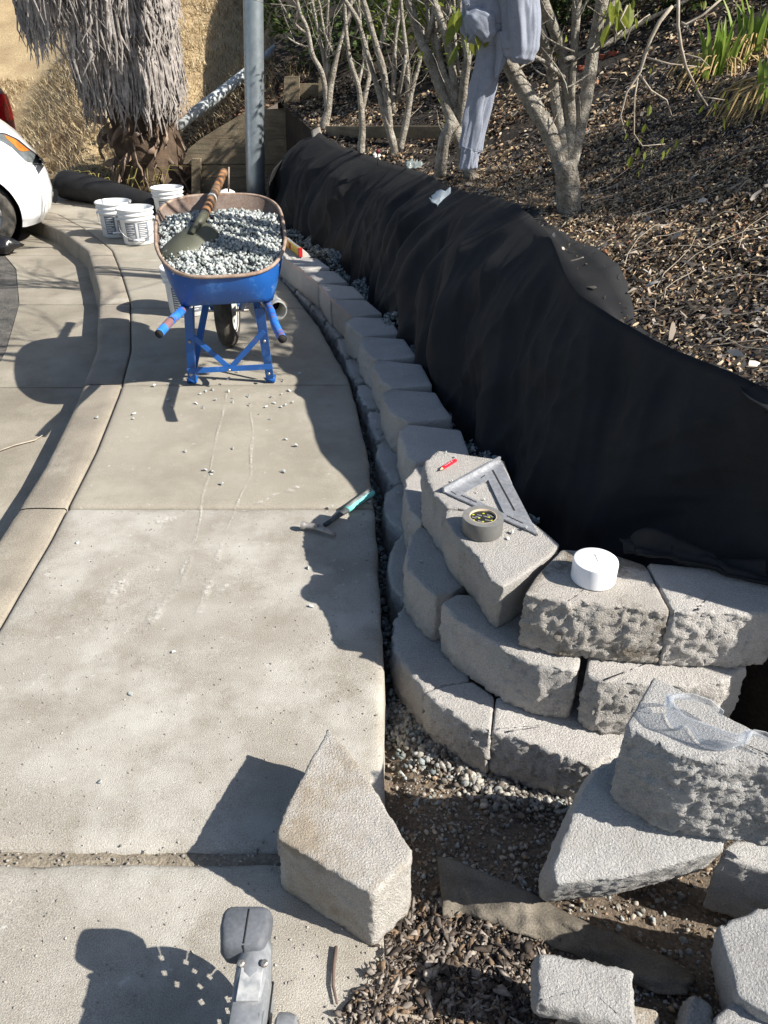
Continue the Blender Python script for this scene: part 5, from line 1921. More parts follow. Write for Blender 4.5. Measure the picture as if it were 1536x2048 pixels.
for s in (-1, 1):
    strap('axle_bracket', wc + ws * s * .075, WC + SX_ * s * .12 + AX_ * .12 + Vector((0, 0, .40)), .03, .005)


def heap_z(s, w):
    return .585 + .175 * (s + 1) / 2 + .004 + .035 * (1 - s * s) * (1 - w * w) - .10 * max(0, s - .25) + .018 * fbm((s * 2.5, w * 2.5, 3))


g = MB()
g.grid([[(lambda s, w, k: WC + AX_ * .47 * s * k + SX_ * (.295 + .012 * s) * w * k + Vector((0, 0, heap_z(s * k, w * k) - .012)))(*sup(t, 3.3), k) for t in TT] for k in np.linspace(1, .02, 14)], True)
g.f.append(tuple(range(13 * 96, 14 * 96)))
hp_ = g.build('heap_core', mat('stone_dust', (.12, .13, .13), (.17, .18, .18), 30, .95), None)
pts, sz = [], []
while len(pts) < 3800:
    s, w_ = NR.uniform(-1, 1), NR.uniform(-1, 1)
    if abs(s) ** 3.3 + abs(w_) ** 3.3 > .97:
        continue
    p = WC + AX_ * .475 * s + SX_ * (.29 + .012 * s) * w_
    pts.append((p.x, p.y, heap_z(s, w_) + NR.uniform(-.008, .012)))
    sz.append(NR.uniform(.016, .036))
o = stones('gravel_heap', pts, sz, pal(3800, [(.30, .33, .315), (.40, .42, .40), (.20, .225, .22), (.52, .53, .50), (.34, .36, .355), (.24, .26, .25)]), M['stone'])
tag(o, 'heap of blue-grey crushed stone filling the wheelbarrow tray', 'gravel', kind='stuff')
hp_.parent = o
# shovel lying on the heap
def heap_hit(px, py, up=0):
    for k in range(300):
        Y = 3.3 + k * .004
        p = gy(px, py, Y)
        r = p - WC
        s, w_ = r.dot(AX_) / .475, r.dot(SX_) / .3
        if p.z < heap_z(max(-1, min(1, s)), max(-1, min(1, w_))) + up:
            return p
    return gy(px, py, 4.1)


sh = empty('shovel', heap_hit(385, 470), 'shovel with a dull steel blade and brown taped handle lying on the gravel heap', 'shovel')
c0, c1 = heap_hit(352, 478, .03), heap_hit(404, 446, .045)
ax = Vector((c1.x - c0.x, c1.y - c0.y, c1.z - c0.z))
end = gy(447, 346, 4.62)
sock = heap_hit(402, 444, .075)
hd = (end - sock).normalized()
# blade: in the photograph it is seen broadside, convex side up, tip to the lower left
bc_ = heap_hit(381, 466, .035)
u = (gy(430, 462, bc_.y + .02) - gy(332, 464, bc_.y - .02))
hw = u.length / 2
u.normalize()
tipd = (heap_hit(368, 487, .035) - sock).normalized()
nb = u.cross(tipd).normalized()
if nb.z < 0:
    nb = -nb
rows = []
for j in range(13):
    f = j / 12
    wid = hw * (.80 + .26 * math.sin(f * 2.4)) * (1 - max(0, f - .52) ** 2 * 4.0) * (.62 + .38 * min(1, f * 7))
    cen = sock + tipd * (.27 * f) - nb * (.02 * f)
    rows.append([cen + u * wid * k - nb * (.040 * k * k) for k in np.linspace(-1, 1, 15)])
bl = MB().grid(rows).build('blade', M['shovel_blade'], sh)
bl.modifiers.new('thick', 'SOLIDIFY').thickness = .004
MB().tube([sock + tipd * .09 + nb * .004, sock + nb * .012, sock + hd * .13], [.012, .021, .022], 14).build('socket', M['shovel_blade'], sh)
HP = [sock + hd * (.10 + (end - sock).length * .9 * k / 24) for k in range(25)]
MB().tube(HP, [.0215 + .0012 * (k % 3 == 0) for k in range(25)], 14).build('handle', M['shovel_wood'], sh)
hl_ = (end - sock).length
for f in (.26, .34, .41, .49, .57, .66, .74, .83, .92):
    c = sock + hd * (.05 + hl_ * f)
    MB().tube([c, c + hd * .022], .0238, 14).build('tape_band', mat('brown_tape', (.16, .10, .06), (.09, .06, .04), 20, .6), sh)
c = sock + hd * (.05 + hl_ * .37)
MB().tube([c, c + hd * .03], .0243, 14).build('tape_band', mat('pale_tape', (.55, .54, .52), (.40, .38, .35), 40, .6), sh)

# ------------------------------------------------------------------ buckets
def bucket(loc, label, rz, handle=True):
    t = empty('bucket', loc, label, 'bucket', 'white plastic buckets beyond the wheelbarrow')
    t.rotation_euler = (0, 0, rz)
    prof = [(.002, .004), (.120, .004), (.126, .012), (.134, .19), (.137, .20), (.147, .203), (.147, .212), (.139, .216), (.141, .236), (.151, .239), (.151, .248), (.144, .252), (.146, .272), (.155, .275), (.156, .286), (.150, .290), (.145, .284), (.118, .03), (.002, .028)]
    b = MB().lathe(prof, 48).build('pail', M['bucket'], t, local=True, smooth='auto')
    for a0, a1 in ((-2.35, -1.67), (-1.52, -.86)):
        m = MB()
        m.grid([[((.1275 + .0068 * (z - .02) / .165) * math.cos(a), (.1275 + .0068 * (z - .02) / .165) * math.sin(a), z) for a in np.linspace(a0, a1, 14)] for z in np.linspace(.035, .185, 12)])
        lb = m.build('label_panel', M['bucket_print'], t, local=True)
        for k in range(9):
            z = .05 + k * .0145
            r = .1288 + .0068 * (z - .02) / .165
            m = MB()
            e = a1 - (.1 if k % 3 else .25)
            m.grid([[(r * math.cos(a), r * math.sin(a), zz) for a in np.linspace(a0 + .06, e, 12)] for zz in (z, z + .0055)])
            m.build('print_line', M['bucket'], lb, local=True)
    if handle:
        m = MB()
        pts_ = []
        for k in range(25):
            a = math.pi * k / 24
            pts_.append(Vector((-.146 * math.cos(a), -.15 - .012 * math.sin(a), .205 - .15 * math.sin(a) ** .8)))
        pts_[0].y = pts_[-1].y = -.03
        pts_[1].y = pts_[-2].y = -.09
        hnd = m.tube(pts_, .0022, 6).build('handle', M['wire'], t, local=True)
        MB().tube([Vector((-.045, -.164, .056)), Vector((.045, -.164, .056))], .009, 10).build('grip', M['gloss_white'], hnd, local=True)
        for s in (-1, 1):
            MB().lathe([(.012, 0), (.012, .008), (.004, .01)], 10, Matrix.Translation((s * .144, -.03, .205)) @ Matrix.Rotation(s * math.pi / 2, 4, 'Y')).build('ear', M['gloss_white'], t, local=True)
    return t


b1 = gp(272, 492, 0)
bucket((b1.x, b1.y + .12, 0), 'white plastic bucket with wire handle nearest the wheelbarrow rim', .28)
b2 = gp(229, 477, 0)
bucket((b2.x, b2.y + .12, 0), 'white plastic bucket half hidden behind the nearest bucket on its left', .33)
b3 = gp(333, 374, .288)
bucket((b3.x, b3.y, 0), 'white plastic bucket standing farthest back beside the palm foot', .3, False)
m = MB()
for k in range(14):
    a = k / 14 * 6.283
    m.tube([Vector((b3.x, b3.y, 0)) + Vector((-.09 + .018 * math.cos(a), -.106, .10 + .018 * math.sin(a))), Vector((b3.x, b3.y, 0)) + Vector((-.09 + .018 * math.cos(a + .5), -.106, .10 + .018 * math.sin(a + .5)))], .004, 5)
b4 = gp(352, 600, 0)
bucket((-1.235, 4.86, 0), 'white bucket standing directly behind the wheelbarrow tray', .2, False)

# ------------------------------------------------------------------ fabric roll, level, pipe, stake
a, b = Vector((-3.42, 8.95, .13)), Vector((-2.15, 8.02, .07))
rows = []
d = (b - a).normalized()
sd = Vector((d.y, -d.x, 0))
for k in range(40):
    t = k / 39
    c = a.lerp(b, t)
    r = .155 - .075 * t ** 1.5
    rows.append([Vector((c.x, c.y, 0)) + sd * math.cos(q) * r * 1.15 + Vector((0, 0, r * .95 + r * .95 * math.sin(q))) * 1.0 + sd * .012 * noise.noise(Vector((t * 14, q, 0))) for q in np.linspace(0, 6.283, 25)[:-1]])
g = MB()
g.grid(rows, True)
ro = empty('fabric_roll', a, 'thick roll of black fabric lying on the pavement behind the buckets', 'fabric roll')
g.f.append(tuple(range(24)))
g.build('roll', M['fabric'], ro)
g = MB()
sp_ = []
for k in range(90):
    q = k * .33
    r = .02 + .0042 * k * .33 * 1.0
    sp_.append(Vector((a.x, a.y, .148)) - d * .004 + sd * math.cos(q) * r * 1.1 + Vector((0, 0, math.sin(q) * r)))
g.tube(sp_, .003, 4, False)
g.build('roll_end', mat('grey_fabric_edge', (.035, .036, .04), rough=.9), ro)
g = MB()
e0 = gp(290, 408, .0)
g.grid([[Vector((b.x - .1 + .34 * t, b.y + .05 - .02 * t + .12 * s, .11 + .06 * math.sin(t * 3) - .02 * s)) for t in np.linspace(0, 1, 14)] for s in np.linspace(-1, 1, 6)])
o = g.build('loose_end', M['fabric'], ro)
o.modifiers.new('thick', 'SOLIDIFY').thickness = .003

n0 = gp(602, 514, Z2)
dl = (gp(571, 490, Z2) - n0)
dl.z = 0
dl.normalize()
sl = Vector((dl.y, -dl.x, 0))
ML = Matrix((dl, -sl, Vector((0, 0, 1)))).transposed()
lv = empty('spirit_level', n0, 'yellow spirit level with red ends standing on the far wall blocks', 'level')
LC = n0 + dl * .30 + Vector((0, 0, .03))
MB().box(LC, (.56, .024, .058), ML, .002).build('body', M['level_yellow'], lv, smooth=False)
MB().box(n0 + dl * .01 + Vector((0, 0, .03)), (.022, .027, .061), ML, .003).build('end_cap', M['level_red'], lv, smooth=False)
MB().box(n0 + dl * .59 + Vector((0, 0, .03)), (.022, .027, .061), ML, .003).build('end_cap', M['level_red'], lv, smooth=False)
MB().box(LC + Vector((0, 0, .0292)), (.54, .018, .002), ML).build('top_rail', M['alu'], lv, smooth=False)
MB().box(LC - sl * .0122 - dl * .06, (.06, .002, .042), ML).build('vial_plate', M['level_red'], lv, smooth=False)
MB().box(LC - sl * .0122 - dl * .255, (.018, .002, .03), ML).build('print', M['card'], lv, smooth=False)

pe = gp(566, 621, .058) + Vector((-.03, 0, 0))
pd_ = Vector((-.35, .94, 0)).normalized()
pv = empty('pvc_pipe', pe, 'short white plastic pipe lying open end forward beside the wheelbarrow leg', 'pipe')
MP = Matrix.Translation(pe) @ Matrix(((-pd_.y, 0, pd_.x, 0), (pd_.x, 0, pd_.y, 0), (0, 1, 0, 0), (0, 0, 0, 1)))
MB().lathe([(.048, .6), (.048, .14), (.0475, .10), (.0505, .0), (.0575, 0), (.0575, .11), (.0545, .12), (.0545, .7)], 36, MP).build('pipe', M['pvc'], pv, smooth='auto')
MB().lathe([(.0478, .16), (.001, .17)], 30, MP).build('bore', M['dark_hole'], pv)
tag(MB().tube([gy(457, 384, 7.6), gy(457.5, 334, 7.6)], .008, 8).build('steel_stake', M['rust_rim']), 'thin rusty steel stake upright between the shovel handle and the post', 'stake')
m = MB()
wp = gp(468, 392, .0)
wp = Vector((wp.x + .05, wp.y - .7, -.02))
rows = []
for k in range(10):
    t = k / 9 * math.pi
    rows.append([(wp.x + .13 * math.sin(t) * math.cos(a) * (1 + .4 * noise.noise(Vector((a, t, 0)))), wp.y + .09 * math.sin(t) * math.sin(a), wp.z + .09 - .11 * math.cos(t) * (1 + .2 * noise.noise(Vector((math.cos(a), t, 4))))) for a in np.linspace(0, 6.283, 21)[:-1]])
tag(m.grid(rows, True).build('crumpled_sack', M['pvc']), 'crumpled white sack at the foot of the post behind the barrow', 'sack')

# ------------------------------------------------------------------ things lying on the top blocks
TZ = Z3 + .0005
# duct tape
tc_ = gp(965, 1047, TZ + .024)
tp = empty('tape_roll', (tc_.x, tc_.y, TZ), 'roll of grey duct tape lying flat on the top wall block', 'tape')
MT = Matrix.Translation((tc_.x, tc_.y, TZ))
MB().lathe([(.0545, .0), (.0555, .002), (.0555, .046), (.0545, .048)], 56, MT).build('tape', M['duct'], tp, smooth='auto')
MB().lathe([(.0545, .048), (.037, .0482)], 56, MT).build('tape_edge', M['duct_top'], tp)
MB().lathe([(.037, .0482), (.0355, .0484), (.0352, .0484), (.0350, .036)], 56, MT).build('core', M['card'], tp)
ds_ = MB().lathe([(.0351, .042), (.0005, .0421)], 40, MT).build('label_disc', M['core_black'], tp)
rr = random.Random(4)
spots = [(-.024, .016), (.004, .022), (-.010, -.001), (.017, .003), (-.002, -.020), (.022, -.014), (-.026, -.012)]
for k, (x, y) in enumerate(spots):
    m = MB().prism([(x + .0034 * math.cos(a) * (1 + .3 * (j % 2)), y + .0034 * math.sin(a)) for j, a in enumerate(np.linspace(0, 6.283, 6)[:-1])], .0424, .0426, MT)
    m.prism([(x + .0022 * math.cos(a), y + .0022 * math.sin(a)) for a in np.linspace(0, 6.283, 7)[:-1]], .0427, .0428, MT)
    m.build('lime_mark', M['core_lime'], ds_, smooth=False)
for x, y in ((-.012, .015), (.014, .014), (-.018, .006), (.004, .008), (.006, -.010), (-.014, -.016), (.024, .006), (-.028, .003)):
    m = MB()
    for j in range(4):
        m.box(Vector((tc_.x + x + j * .003, tc_.y + y - j * .0015, TZ + .0426)), (.0016, .0055, .0002))
    m.build('grey_mark', M['core_grey'], ds_, smooth=False)

# white cap
cc_ = gp(1189, 1138, TZ + .027)
cp_ = empty('pipe_cap', (cc_.x, cc_.y, TZ), 'round white plastic pipe cap on the front top block', 'cap')
MC = Matrix.Translation((cc_.x, cc_.y, TZ))
MB().lathe([(.0535, 0), (.0545, .001), (.0548, .05), (.0535, .0545), (.051, .056), (.0005, .0568)], 64, MC).build('cap', M['gloss_white'], cp_, smooth='auto')
m = MB()
for k in range(6):
    m.box(Vector((cc_.x - .001 + .002 * (k % 2), cc_.y + .020 - k * .0055, TZ + .0574)), (.008 - .002 * (k % 3), .0014, .0003))
    m.box(Vector((cc_.x + .002, cc_.y + .0175 - k * .0055, TZ + .0574)), (.0014, .003, .0003))
m.build('moulded_marks', M['core_grey'], cp_, smooth=False)

# speed square
sq = empty('rafter_square', gp(980, 990, TZ), 'triangular aluminium rafter square lying on the top block beside the tape', 'square')
A, B, C = gp(889, 986, TZ), gp(1000, 924, TZ), gp(1076, 1072, TZ)
ctr = (A + B + C) / 3
th = .005
def shrink(p, k, sh=Vector()):
    return ctr + (p - ctr) * k + sh
IA, IB, IC = gp(926, 990, TZ), gp(976, 962, TZ), gp(1008, 1030, TZ)
m = MB()
o_ = [A, B, C]
i_ = [IA, IB, IC]
up3 = Vector((0, 0, th))
m.add(o_ + i_ + [q + up3 for q in o_] + [q + up3 for q in i_], [(6, 7, 10, 9), (7, 8, 11, 10), (8, 6, 9, 11), (0, 3, 4, 1), (1, 4, 5, 2), (2, 5, 3, 0), (0, 1, 7, 6), (1, 2, 8, 7), (2, 0, 6, 8), (3, 9, 10, 4), (4, 10, 11, 5), (5, 11, 9, 3)])
pl = m.build('plate', M['alu'], sq, smooth=False, fix=True)
dAB = (B - A).normalized()
nAB = Vector((-dAB.y, dAB.x, 0))
if nAB.dot(ctr - A) > 0:
    nAB = -nAB
MF = Matrix((dAB, nAB, Vector((0, 0, 1)))).transposed()
MB().box((A + B) / 2 + nAB * .003 + Vector((0, 0, .009)), ((B - A).length + .004, .008, .018), MF, .0012).build('fence', M['alu'], sq, smooth=False)
def inlay(p, q, w, m_=M['ink'], nm='slot', z=.0052):
    p, q = gp(*p, TZ + z), gp(*q, TZ + z)
    dd = (q - p).normalized()
    MB().box((p + q) / 2, ((q - p).length, w, .0006), Matrix((dd, Vector((-dd.y, dd.x, 0)), Vector((0, 0, 1)))).transposed()).build(nm, m_, pl, smooth=False)
inlay((985, 940), (1029, 1021), .0055)
inlay((962, 956), (970, 950), .003)
inlay((902, 982), (912, 989), .003)
for f in np.linspace(0, 1, 9):
    inlay((923 + 28 * f, 990 + 13 * f), (925 + 28 * f, 992 + 13 * f), .004 + .002 * (int(f * 8) % 2), nm='scale_mark')
    inlay((1014 + 30 * f, 1031 + 14 * f), (1016 + 30 * f, 1033 + 14 * f), .004 + .002 * (int(f * 8) % 2), nm='scale_mark')
# pencil
pa, pb_ = gp(879, 940, TZ + .004), gp(912, 920, TZ + .004)
pn = empty('carpenter_pencil', pa, 'short flat red pencil on the top block', 'pencil')
dd = (pb_ - pa).normalized()
MPn = Matrix((dd, Vector((-dd.y, dd.x, 0)), Vector((0, 0, 1)))).transposed()
MB().box(pa.lerp(pb_, .58), ((pb_ - pa).length * .84, .0115, .0075), MPn, .002).build('shaft', M['red_pencil'], pn, smooth=False)
MB().tube([pa.lerp(pb_, .17), pa.lerp(pb_, .02)], [.005, .0018], 8, True, .75).build('wood_tip', M['pencil_wood'], pn)
MB().tube([pa.lerp(pb_, .03), pa.lerp(pb_, -.04)], [.0018, .0008], 6).build('lead', M['ink'], pn)
for f in (.35, .45, .55, .62, .74):
    MB().box(pa.lerp(pb_, f) + Vector((0, 0, .0041)), (.004, .0018, .0004), MPn).build('print', M['gloss_white'], pn, smooth=False)

# hammer on the pavement
h0, h1 = gp(650, 1050, .016), gp(744, 984, .018)
hm = empty('hammer', h0, 'claw hammer with a worn teal and black grip lying on the pavement', 'hammer')
hd_ = (h1 - h0).normalized()
HL = (h1 - h0).length
hs = Vector((-hd_.y, hd_.x, 0))
MB().tube([h0 + hd_ * HL * f for f in (0, .1, .25, .38, .45)], [.010, .0095, .010, .013, .0145], 14, True, .75).build('shank', M['grip_dark'], hm)
gr = MB().tube([h0 + hd_ * HL * f for f in (.44, .55, .7, .85, .93, .98, 1.0)], [.0148, .0150, .0158, .0160, .0172, .0178, .015], 16, True, .8).build('grip', M['grip_teal'], hm)
MB().tube([h0 + hd_ * HL * f + Vector((0, 0, .003)) + hs * .0035 for f in (.46, .6, .75, .9, .985, 1.002)], [.0128, .0132, .0140, .0148, .0166, .0145], 14, True, .86).build('grip_top', M['grip_dirty'], hm)
f0, f1 = gp(603, 1050, .022), gp(648, 1056, .02)
hx = (gp(674, 1070, .012) - gp(640, 1056, .018))
fd = (f1 - f0).normalized()
MB().tube([f0, f0 + fd * .010, f0 + fd * .012, f0 + fd * .022, f0 + fd * .034, f0 + fd * .06], [.0150, .0155, .0148, .0105, .012, .0125], 16).build('head', M['steel_worn'], hm, smooth='auto')
for s in (-1, 1):
    e = gp(672, 1070, .010) + Vector((0, s * .006, s * .0))
    st = f0 + fd * .055 + Vector((0, s * .003, 0))
    MB().tube([st, st.lerp(e, .5) + Vector((-.004, -.003, .006)), e], [.011, .0075, .003], 10, True, .8).build('claw', M['steel_worn'], hm)

# safety goggles on the big front block
GZ = .4015
gg = empty('safety_goggles', gp(1420, 1460, GZ), 'clear plastic safety goggles resting on the rough front block', 'goggles')
upx = [(1335, 1394), (1345, 1406), (1358, 1422), (1370, 1434), (1385, 1440), (1405, 1447), (1430, 1456), (1455, 1465), (1478, 1470), (1496, 1467)]
lox = [(1334, 1424), (1338, 1440), (1350, 1455), (1364, 1457), (1374, 1450), (1386, 1466), (1402, 1486), (1430, 1498), (1462, 1496), (1490, 1482)]
rows = []
def cr(line, t):
    t *= len(line) - 1
    k = min(int(t), len(line) - 2)
    f = t - k
    p = [Vector(line[max(0, min(len(line) - 1, k + j))]) for j in (-1, 0, 1, 2)]
    return .5 * (2 * p[1] + (p[2] - p[0]) * f + (2 * p[0] - 5 * p[1] + 4 * p[2] - p[3]) * f * f + (-p[0] + 3 * p[1] - 3 * p[2] + p[3]) * f ** 3)
for j in range(8):
    v = j / 7
    row = []
    for i in range(40):
        u_ = cr(upx, i / 39)
        l_ = cr(lox, i / 39)
        a = gp(u_.x, u_.y, GZ + .046)
        b = gp(l_.x, l_.y, GZ + .004)
        p = a.lerp(b, v) + Vector((-.3, -.9, .3)) * .006 * math.sin(math.pi * v)
        row.append(p)
    rows.append(row)
ln_ = MB().grid(rows).build('lens', M['goggle'], gg)
ln_.modifiers.new('thick', 'SOLIDIFY').thickness = .0022
MB().tube(rows[0], .0022, 6).build('brow_rim', M['goggle'], gg)
MB().tube(rows[-1], .0014, 6).build('lower_rim', M['goggle'], gg)
for pts_, w_ in (([(1335, 1396), (1352, 1391), (1385, 1391), (1420, 1404), (1447, 1426)], .046), ([(1496, 1468), (1506, 1463), (1530, 1468), (1570, 1490)], .046)):
    P_ = [gp(x, y, GZ + w_ - .004 * k) for k, (x, y) in enumerate(pts_)]
    m = MB()
    m.grid([[p + Vector((0, 0, .006)) for p in P_], [p - Vector((0, 0, .008)) for p in P_]])
    t_ = m.build('temple', M['goggle'], gg)
    t_.modifiers.new('thick', 'SOLIDIFY').thickness = .003
for q in ((1338, 1402), (1492, 1474)):
    MB().box(gp(*q, GZ + .035), (.012, .012, .03), Matrix.Rotation(.4, 3, 'Z'), .003).build('hinge', M['goggle'], gg)

# ------------------------------------------------------------------ sweatshirt over the limb
YS = 3.30
sw = empty('sweatshirt', gy(1000, 100, YS), 'light grey sweatshirt hung over a limb of the largest tree with one sleeve dangling', 'sweatshirt')


def cloth_tube(name, st, n=72, yoff=0, fold=.16, freq=5, seed=0, sub=6, flat=.55, cap=True):
    P_ = [(gy(x, y, YS + yoff), r / F * 3.0) for x, y, r in st]
    rows = []
    for i in range(len(P_) - 1):
        for k in range(sub):
            f = k / sub
            a, b = P_[i], P_[i + 1]
            c = a[0].lerp(b[0], f)
            r = a[1] + (b[1] - a[1]) * (f * f * (3 - 2 * f))
            rows.append((c, r))
    rows.append(P_[-1])
    R_ = []
    for j, (c, r) in enumerate(rows):
        d = (rows[min(j + 1, len(rows) - 1)][0] - rows[max(j - 1, 0)][0]).normalized()
        s = Vector((d.z, 0, -d.x)).normalized()
        if s.x < 0:
            s = -s
        fwd = Vector((0, -1, 0))
        row = []
        for k in range(n):
            t = 2 * math.pi * k / n
            w = 1 + 1.5 * fold * math.sin(freq * t + 1.2 * noise.noise(Vector((j * .06, seed, 0))) * 3 + seed) + .10 * (1 - 2 * min(1, abs(noise.noise(Vector((math.cos(t) * 2.6, math.sin(t) * 2.6, j * .05 + seed)))) * 3)) + .12 * noise.noise(Vector((math.cos(t) * 1.8, math.sin(t) * 1.8, j * .10 + seed)))
            row.append(c + s * math.cos(t) * r * w + fwd * math.sin(t) * r * flat * w)
        R_.append(row)
    m = MB().grid(R_, True)
    if cap:
        m.f.append(tuple(range(n))[::-1])
        e = (len(R_) - 1) * n
        m.f.append(tuple(e + k for k in range(n)))
    o = m.build(name, M['grey_shirt'], sw, fix=True)
    return o


cloth_tube('body', [(992, -60, 60), (990, -20, 56), (985, 20, 52), (978, 45, 48), (980, 62, 42), (984, 78, 28), (983, 90, 14)], fold=.09, freq=7, seed=2, flat=.34)
cloth_tube('bundle', [(1035, -60, 40), (1036, -20, 37), (1038, 20, 33), (1040, 60, 31), (1042, 95, 29), (1040, 115, 24), (1038, 127, 12)], yoff=-.03, fold=.12, freq=4, seed=7, flat=.7)
sl_ = cloth_tube('sleeve', [(984, 70, 28), (981, 95, 27), (975, 130, 24), (968, 165, 22.5), (960, 200, 21), (953, 235, 20.5), (947, 270, 20), (941, 300, 20)], yoff=.02, fold=.15, freq=4, seed=3, flat=.36)
cloth_tube('cuff', [(941.5, 297, 20), (940, 302, 18.5), (938, 318, 18.5), (937, 337, 18.5), (937, 339, 15)], yoff=.02, fold=.03, freq=9, seed=5, flat=.55)
cloth_tube('second_sleeve', [(1003, 62, 15), (1006, 90, 13), (1003, 115, 10), (998, 135, 7), (992, 155, 3)], yoff=-.02, fold=.15, freq=3, seed=9)
cloth_tube('shoulder', [(930, 30, 8), (945, 38, 22), (962, 50, 30), (972, 70, 22), (975, 84, 8)], yoff=-.03, fold=.1, freq=3, seed=4)

# ------------------------------------------------------------------ cut-off saw, bottom of the picture
saw = empty('cut_off_saw', (-.22, .62, 0), 'dusty grey hand-held concrete saw standing on the pavement at the bottom edge', 'saw')
xb, yb, zb, rb = -.205, .640, .135, .112
MBl = Matrix.Translation((xb, yb, zb)) @ Matrix(((0, 0, 1, 0), (1, 0, 0, 0), (0, 1, 0, 0), (0, 0, 0, 1)))
# toothed diamond blade with slots and vent holes
m = MB()
segs, outl = 14, []
hole_r = .0045
import itertools
ringN = 14 * 12
rows = []
slotted = []
for k in range(ringN):
    a = 2 * math.pi * k / ringN
    gap = (k % 12) in (0,)
    slotted.append(gap)
radii = [.012, .03, .045, .055, .063, .071, .080, .088, .096, .104, rb]
for sgn in (-1, 1):
    base = len(m.v)
    for r in radii:
        for k in range(ringN):
            a = 2 * math.pi * k / ringN
            m.v.append(tuple(MBl @ Vector((r * math.cos(a), r * math.sin(a), sgn * .0013))))
    for i in range(len(radii) - 1):
        for k in range(ringN):
            k2 = (k + 1) % ringN
            if slotted[k] and i >= 7 or i == 7 and k % 12 in (11, 1):
                continue
            if i == 2 and k % 24 in (2, 3, 4, 5, 6) or i == 4 and k % 24 in (11, 12, 13, 14) or i == 6 and k % 24 in (18, 19, 20):
                continue
            q = (base + i * ringN + k, base + i * ringN + k2, base + (i + 1) * ringN + k2, base + (i + 1) * ringN + k)
            m.f.append(q if sgn > 0 else q[::-1])
bld = m.build('blade', M['blade_steel'], saw, smooth=False)
# guard over the rear half of the blade
m = MB()
rows = []
for k in range(22):
    a = math.radians(62 + 150 * k / 21)
    rows.append([MBl @ Vector((r * math.cos(a), r * math.sin(a), z)) for r, z in ((.03, -.020), (.115, -.022), (.124, -.018), (.126, 0), (.124, .018), (.115, .022), (.03, .020))])
m.grid(rows)
gd = m.build('blade_guard', M['saw_metal'], saw)
gd.modifiers.new('thick', 'SOLIDIFY').thickness = .003
# body of the saw towards the camera
m = MB()
m.box((-.203, .525, .205), (.050, .27, .115), Matrix.Rotation(math.radians(-4), 3, 'X'), .011)
mh = m.build('motor_housing', M['saw_metal'], saw, smooth='auto')
m = MB()
for k in range(7):
    m.box((-.203, .44 + .022 * k, .2655 - .0015 * k), (.034, .006, .004), None, .001)
m.build('cooling_fin', M['saw_grey'], mh, smooth=False)
m = MB().box((-.203, .62, .262), (.034, .05, .004), Matrix.Rotation(math.radians(-4), 3, 'X'), .001)
m.build('rating_plate', mat('worn_plate', (.45, .45, .44), (.25, .26, .27), 60, .6), mh, smooth=False)
for x, y in ((-.221, .650), (-.185, .650), (-.221, .41), (-.185, .41)):
    MB().lathe([(.006, 0), (.006, .003), (.0035, .0045), (.0005, .0045)], 8, Matrix.Translation((x, y, .2625))).build('bolt', M['bolt'], mh, smooth=False)
MB().tube([Vector((-.1775, .655, .20)), Vector((-.1775, .40, .215))], .0025, 6).build('seam', M['ink'], mh)
# dark front pommel
hc = gp(493, 1876, .235)
m = MB()
rows = []
for z, w_, d_ in ((-.060, .018, .016), (-.044, .019, .018), (-.032, .022, .022), (-.022, .031, .030), (-.012, .037, .035), (.010, .042, .038), (.028, .040, .035), (.035, .037, .032), (.038, .032, .028)):
    rows.append([hc + Vector((math.copysign(abs(math.cos(t)) ** .38, math.cos(t)) * w_ * (1 + .10 * (math.sin(t) < 0) * -1), math.copysign(abs(math.sin(t)) ** .38, math.sin(t)) * d_, z)) for t in np.linspace(0, 6.283, 49)[:-1]])
m.grid(rows, True)
m.f.append(tuple(range(8 * 48, 9 * 48)))
pm = m.build('pommel', M['saw_grey'], saw)
m = MB()
m.tube([hc + Vector((.004, -.030 + .014 * k, .0385)) for k in range(5)], .0012, 5)
m.tube([hc + Vector((.004, -.033, .037)), hc + Vector((.004, -.0385, .012)), hc + Vector((.004, -.036, -.012)), hc + Vector((.004, -.023, -.03))], .0012, 5)
m.build('seam', M['ink'], pm)
m = MB()
rows = []
m.lathe([(.001, .030), (.030, .030), (.050, .026), (.054, .016), (.054, .0), (.048, -.004)], 40, Matrix.Translation((xb + .043, yb - .075, .170)) @ Matrix(((0, 0, 1, 0), (1, 0, 0, 0), (0, 1, 0, 0), (0, 0, 0, 1))))
gc_ = m.build('gear_cover', M['saw_metal'], saw, smooth='auto')
for k in range(6):
    a = k * math.pi / 3 + .3
    MB().lathe([(.0045, 0), (.0045, .003), (.0005, .004)], 8, Matrix.Translation((xb + .043 + .027, yb - .075 + .040 * math.cos(a), .170 + .040 * math.sin(a))) @ Matrix.Rotation(math.pi / 2, 4, 'Y')).build('bolt', M['bolt'], gc_, smooth=False)
m = MB().tube([Vector((-.198, .70, .20)), Vector((-.190, .66, .235)), Vector((-.186, .58, .25)), Vector((-.186, .45, .25))], [.007, .008, .008, .008], 10)
m.build('hose', M['saw_grey'], saw)
m = MB()
m.tube([Vector((-.25, .33, .20)), Vector((-.25, .27, .26)), Vector((-.25, .16, .27)), Vector((-.25, .10, .20)), Vector((-.25, .12, .10)), Vector((-.25, .2, .06))], .024, 14)
m.build('rear_handle', M['saw_grey'], saw)
MB().box((-.23, .45, .02), (.10, .34, .012), None, .004).build('foot_plate', M['saw_metal'], saw, smooth=False)
MB().box((-.200, .5, .10), (.046, .2, .15), None, .012).build('gear_housing', M['saw_grey'], saw)

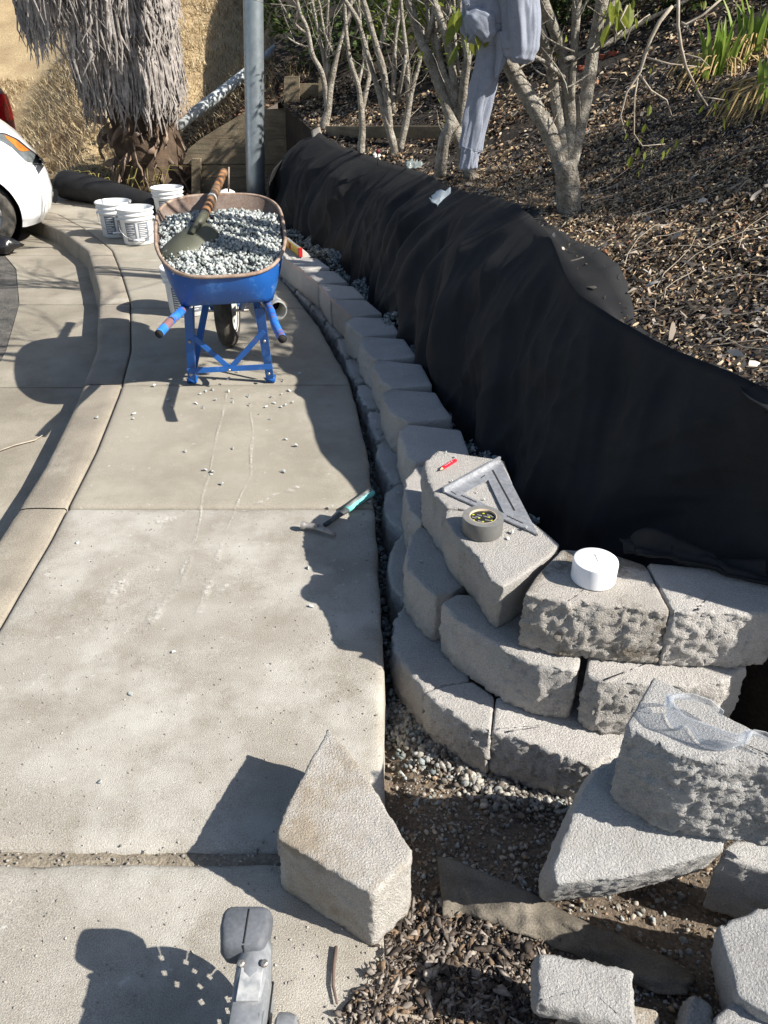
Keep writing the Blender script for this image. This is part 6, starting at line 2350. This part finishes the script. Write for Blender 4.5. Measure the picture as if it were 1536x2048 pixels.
# ------------------------------------------------------------------ small things on the bank and fabric
def crumple(name, px, Yd, w, h, m_, label, cat_, seed):
    c = gy(px[0], px[1], Yd)
    rows = []
    for j in range(9):
        row = []
        for i in range(11):
            u_, v_ = i / 10 - .5, j / 8 - .5
            kk = 1 + .45 * noise.noise(Vector((u_ * 5 + seed, v_ * 5, 9)))
            u_, v_ = u_ * kk * (1 - .5 * abs(v_)), v_ * kk * (1 - .4 * abs(u_))
            q = Vector((u_, v_ * .3, v_)) * 1.0
            row.append(c + Vector((u_ * w, v_ * h * .55 + .012 * noise.noise(Vector((u_ * 6, v_ * 6, seed))), v_ * h * .75 + .03 * noise.noise(Vector((u_ * 4, v_ * 4, seed + 3))))))
        rows.append(row)
    o = MB().grid(rows).build(name, m_)
    o.modifiers.new('thick', 'SOLIDIFY').thickness = .002
    return tag(o, label, cat_)


pb2 = crumple('plastic_packet', (891, 399), 4.60, .15, .12, mat('clear_white_film', (.62, .68, .70), (.45, .50, .52), 14, .25, spec=.5), 'crumpled white plastic packet lying on top of the black fabric', 'packet', 2)
crumple('paper_scrap', (752, 312), 6.45, .06, .05, M['pvc'], 'small pale paper scrap at the top of the fabric near the thin tree', 'scrap', 5)
crumple('plastic_wrapper', (828, 328), 5.75, .12, .06, mat('clear_grey_film', (.14, .17, .165), (.26, .29, .28), 12, .25), 'flattened clear plastic wrapper on the mulch behind the fabric', 'wrapper', 8)
rs = empty('red_marker', gy(756, 315, 6.4), 'small dark red ball on a thin wire at the top of the fabric', 'marker')
MB().lathe([(.001, -.018), (.010, -.015), (.018, 0), (.010, .015), (.001, .018)], 14, Matrix.Translation(gy(756, 303, 6.2))).build('ball', mat('dark_red_ball', (.13, .012, .02), rough=.5), rs)
MB().tube([gy(756, 303, 6.2), gy(755, 330, 6.2)], .003, 6).build('wire', M['ink'], rs)
# long bare twigs lying near the pavement edge
for pts_, lab in ((((672, 1893), (668, 1930), (666, 1970), (674, 2008)), 'thin dark bent stick lying on the pavement beside the kite-shaped block'),
                  (((-20, 908), (30, 890), (70, 880), (92, 866)), 'pale crooked twig lying in the gutter at the left edge')):
    z = .004 if pts_[0][0] > 0 else -.13
    P_ = [gp(x, y, z + .003) for x, y in pts_]
    tag(MB().tube(P_, [.0035, .0035, .003, .002], 6).build('stick', M['twig'] if z < 0 else mat('dark_stick', (.09, .06, .05), (.15, .11, .09), 20, .9)), lab, 'stick')
g = MB().tube([gp(x, y, -.035) for x, y in ((728, 1995), (760, 2015), (790, 2032), (840, 2036), (880, 2034))], [.006, .006, .005, .005, .003], 7)
tag(g.build('stick', M['twig']), 'stout bent stick lying among the bark chips at the bottom edge', 'stick')
g = MB().tube([hit_bank(x, y, .03) for x, y in ((1040, 560), (1180, 470), (1225, 445), (1300, 440))], [.004, .0035, .003, .002], 6)
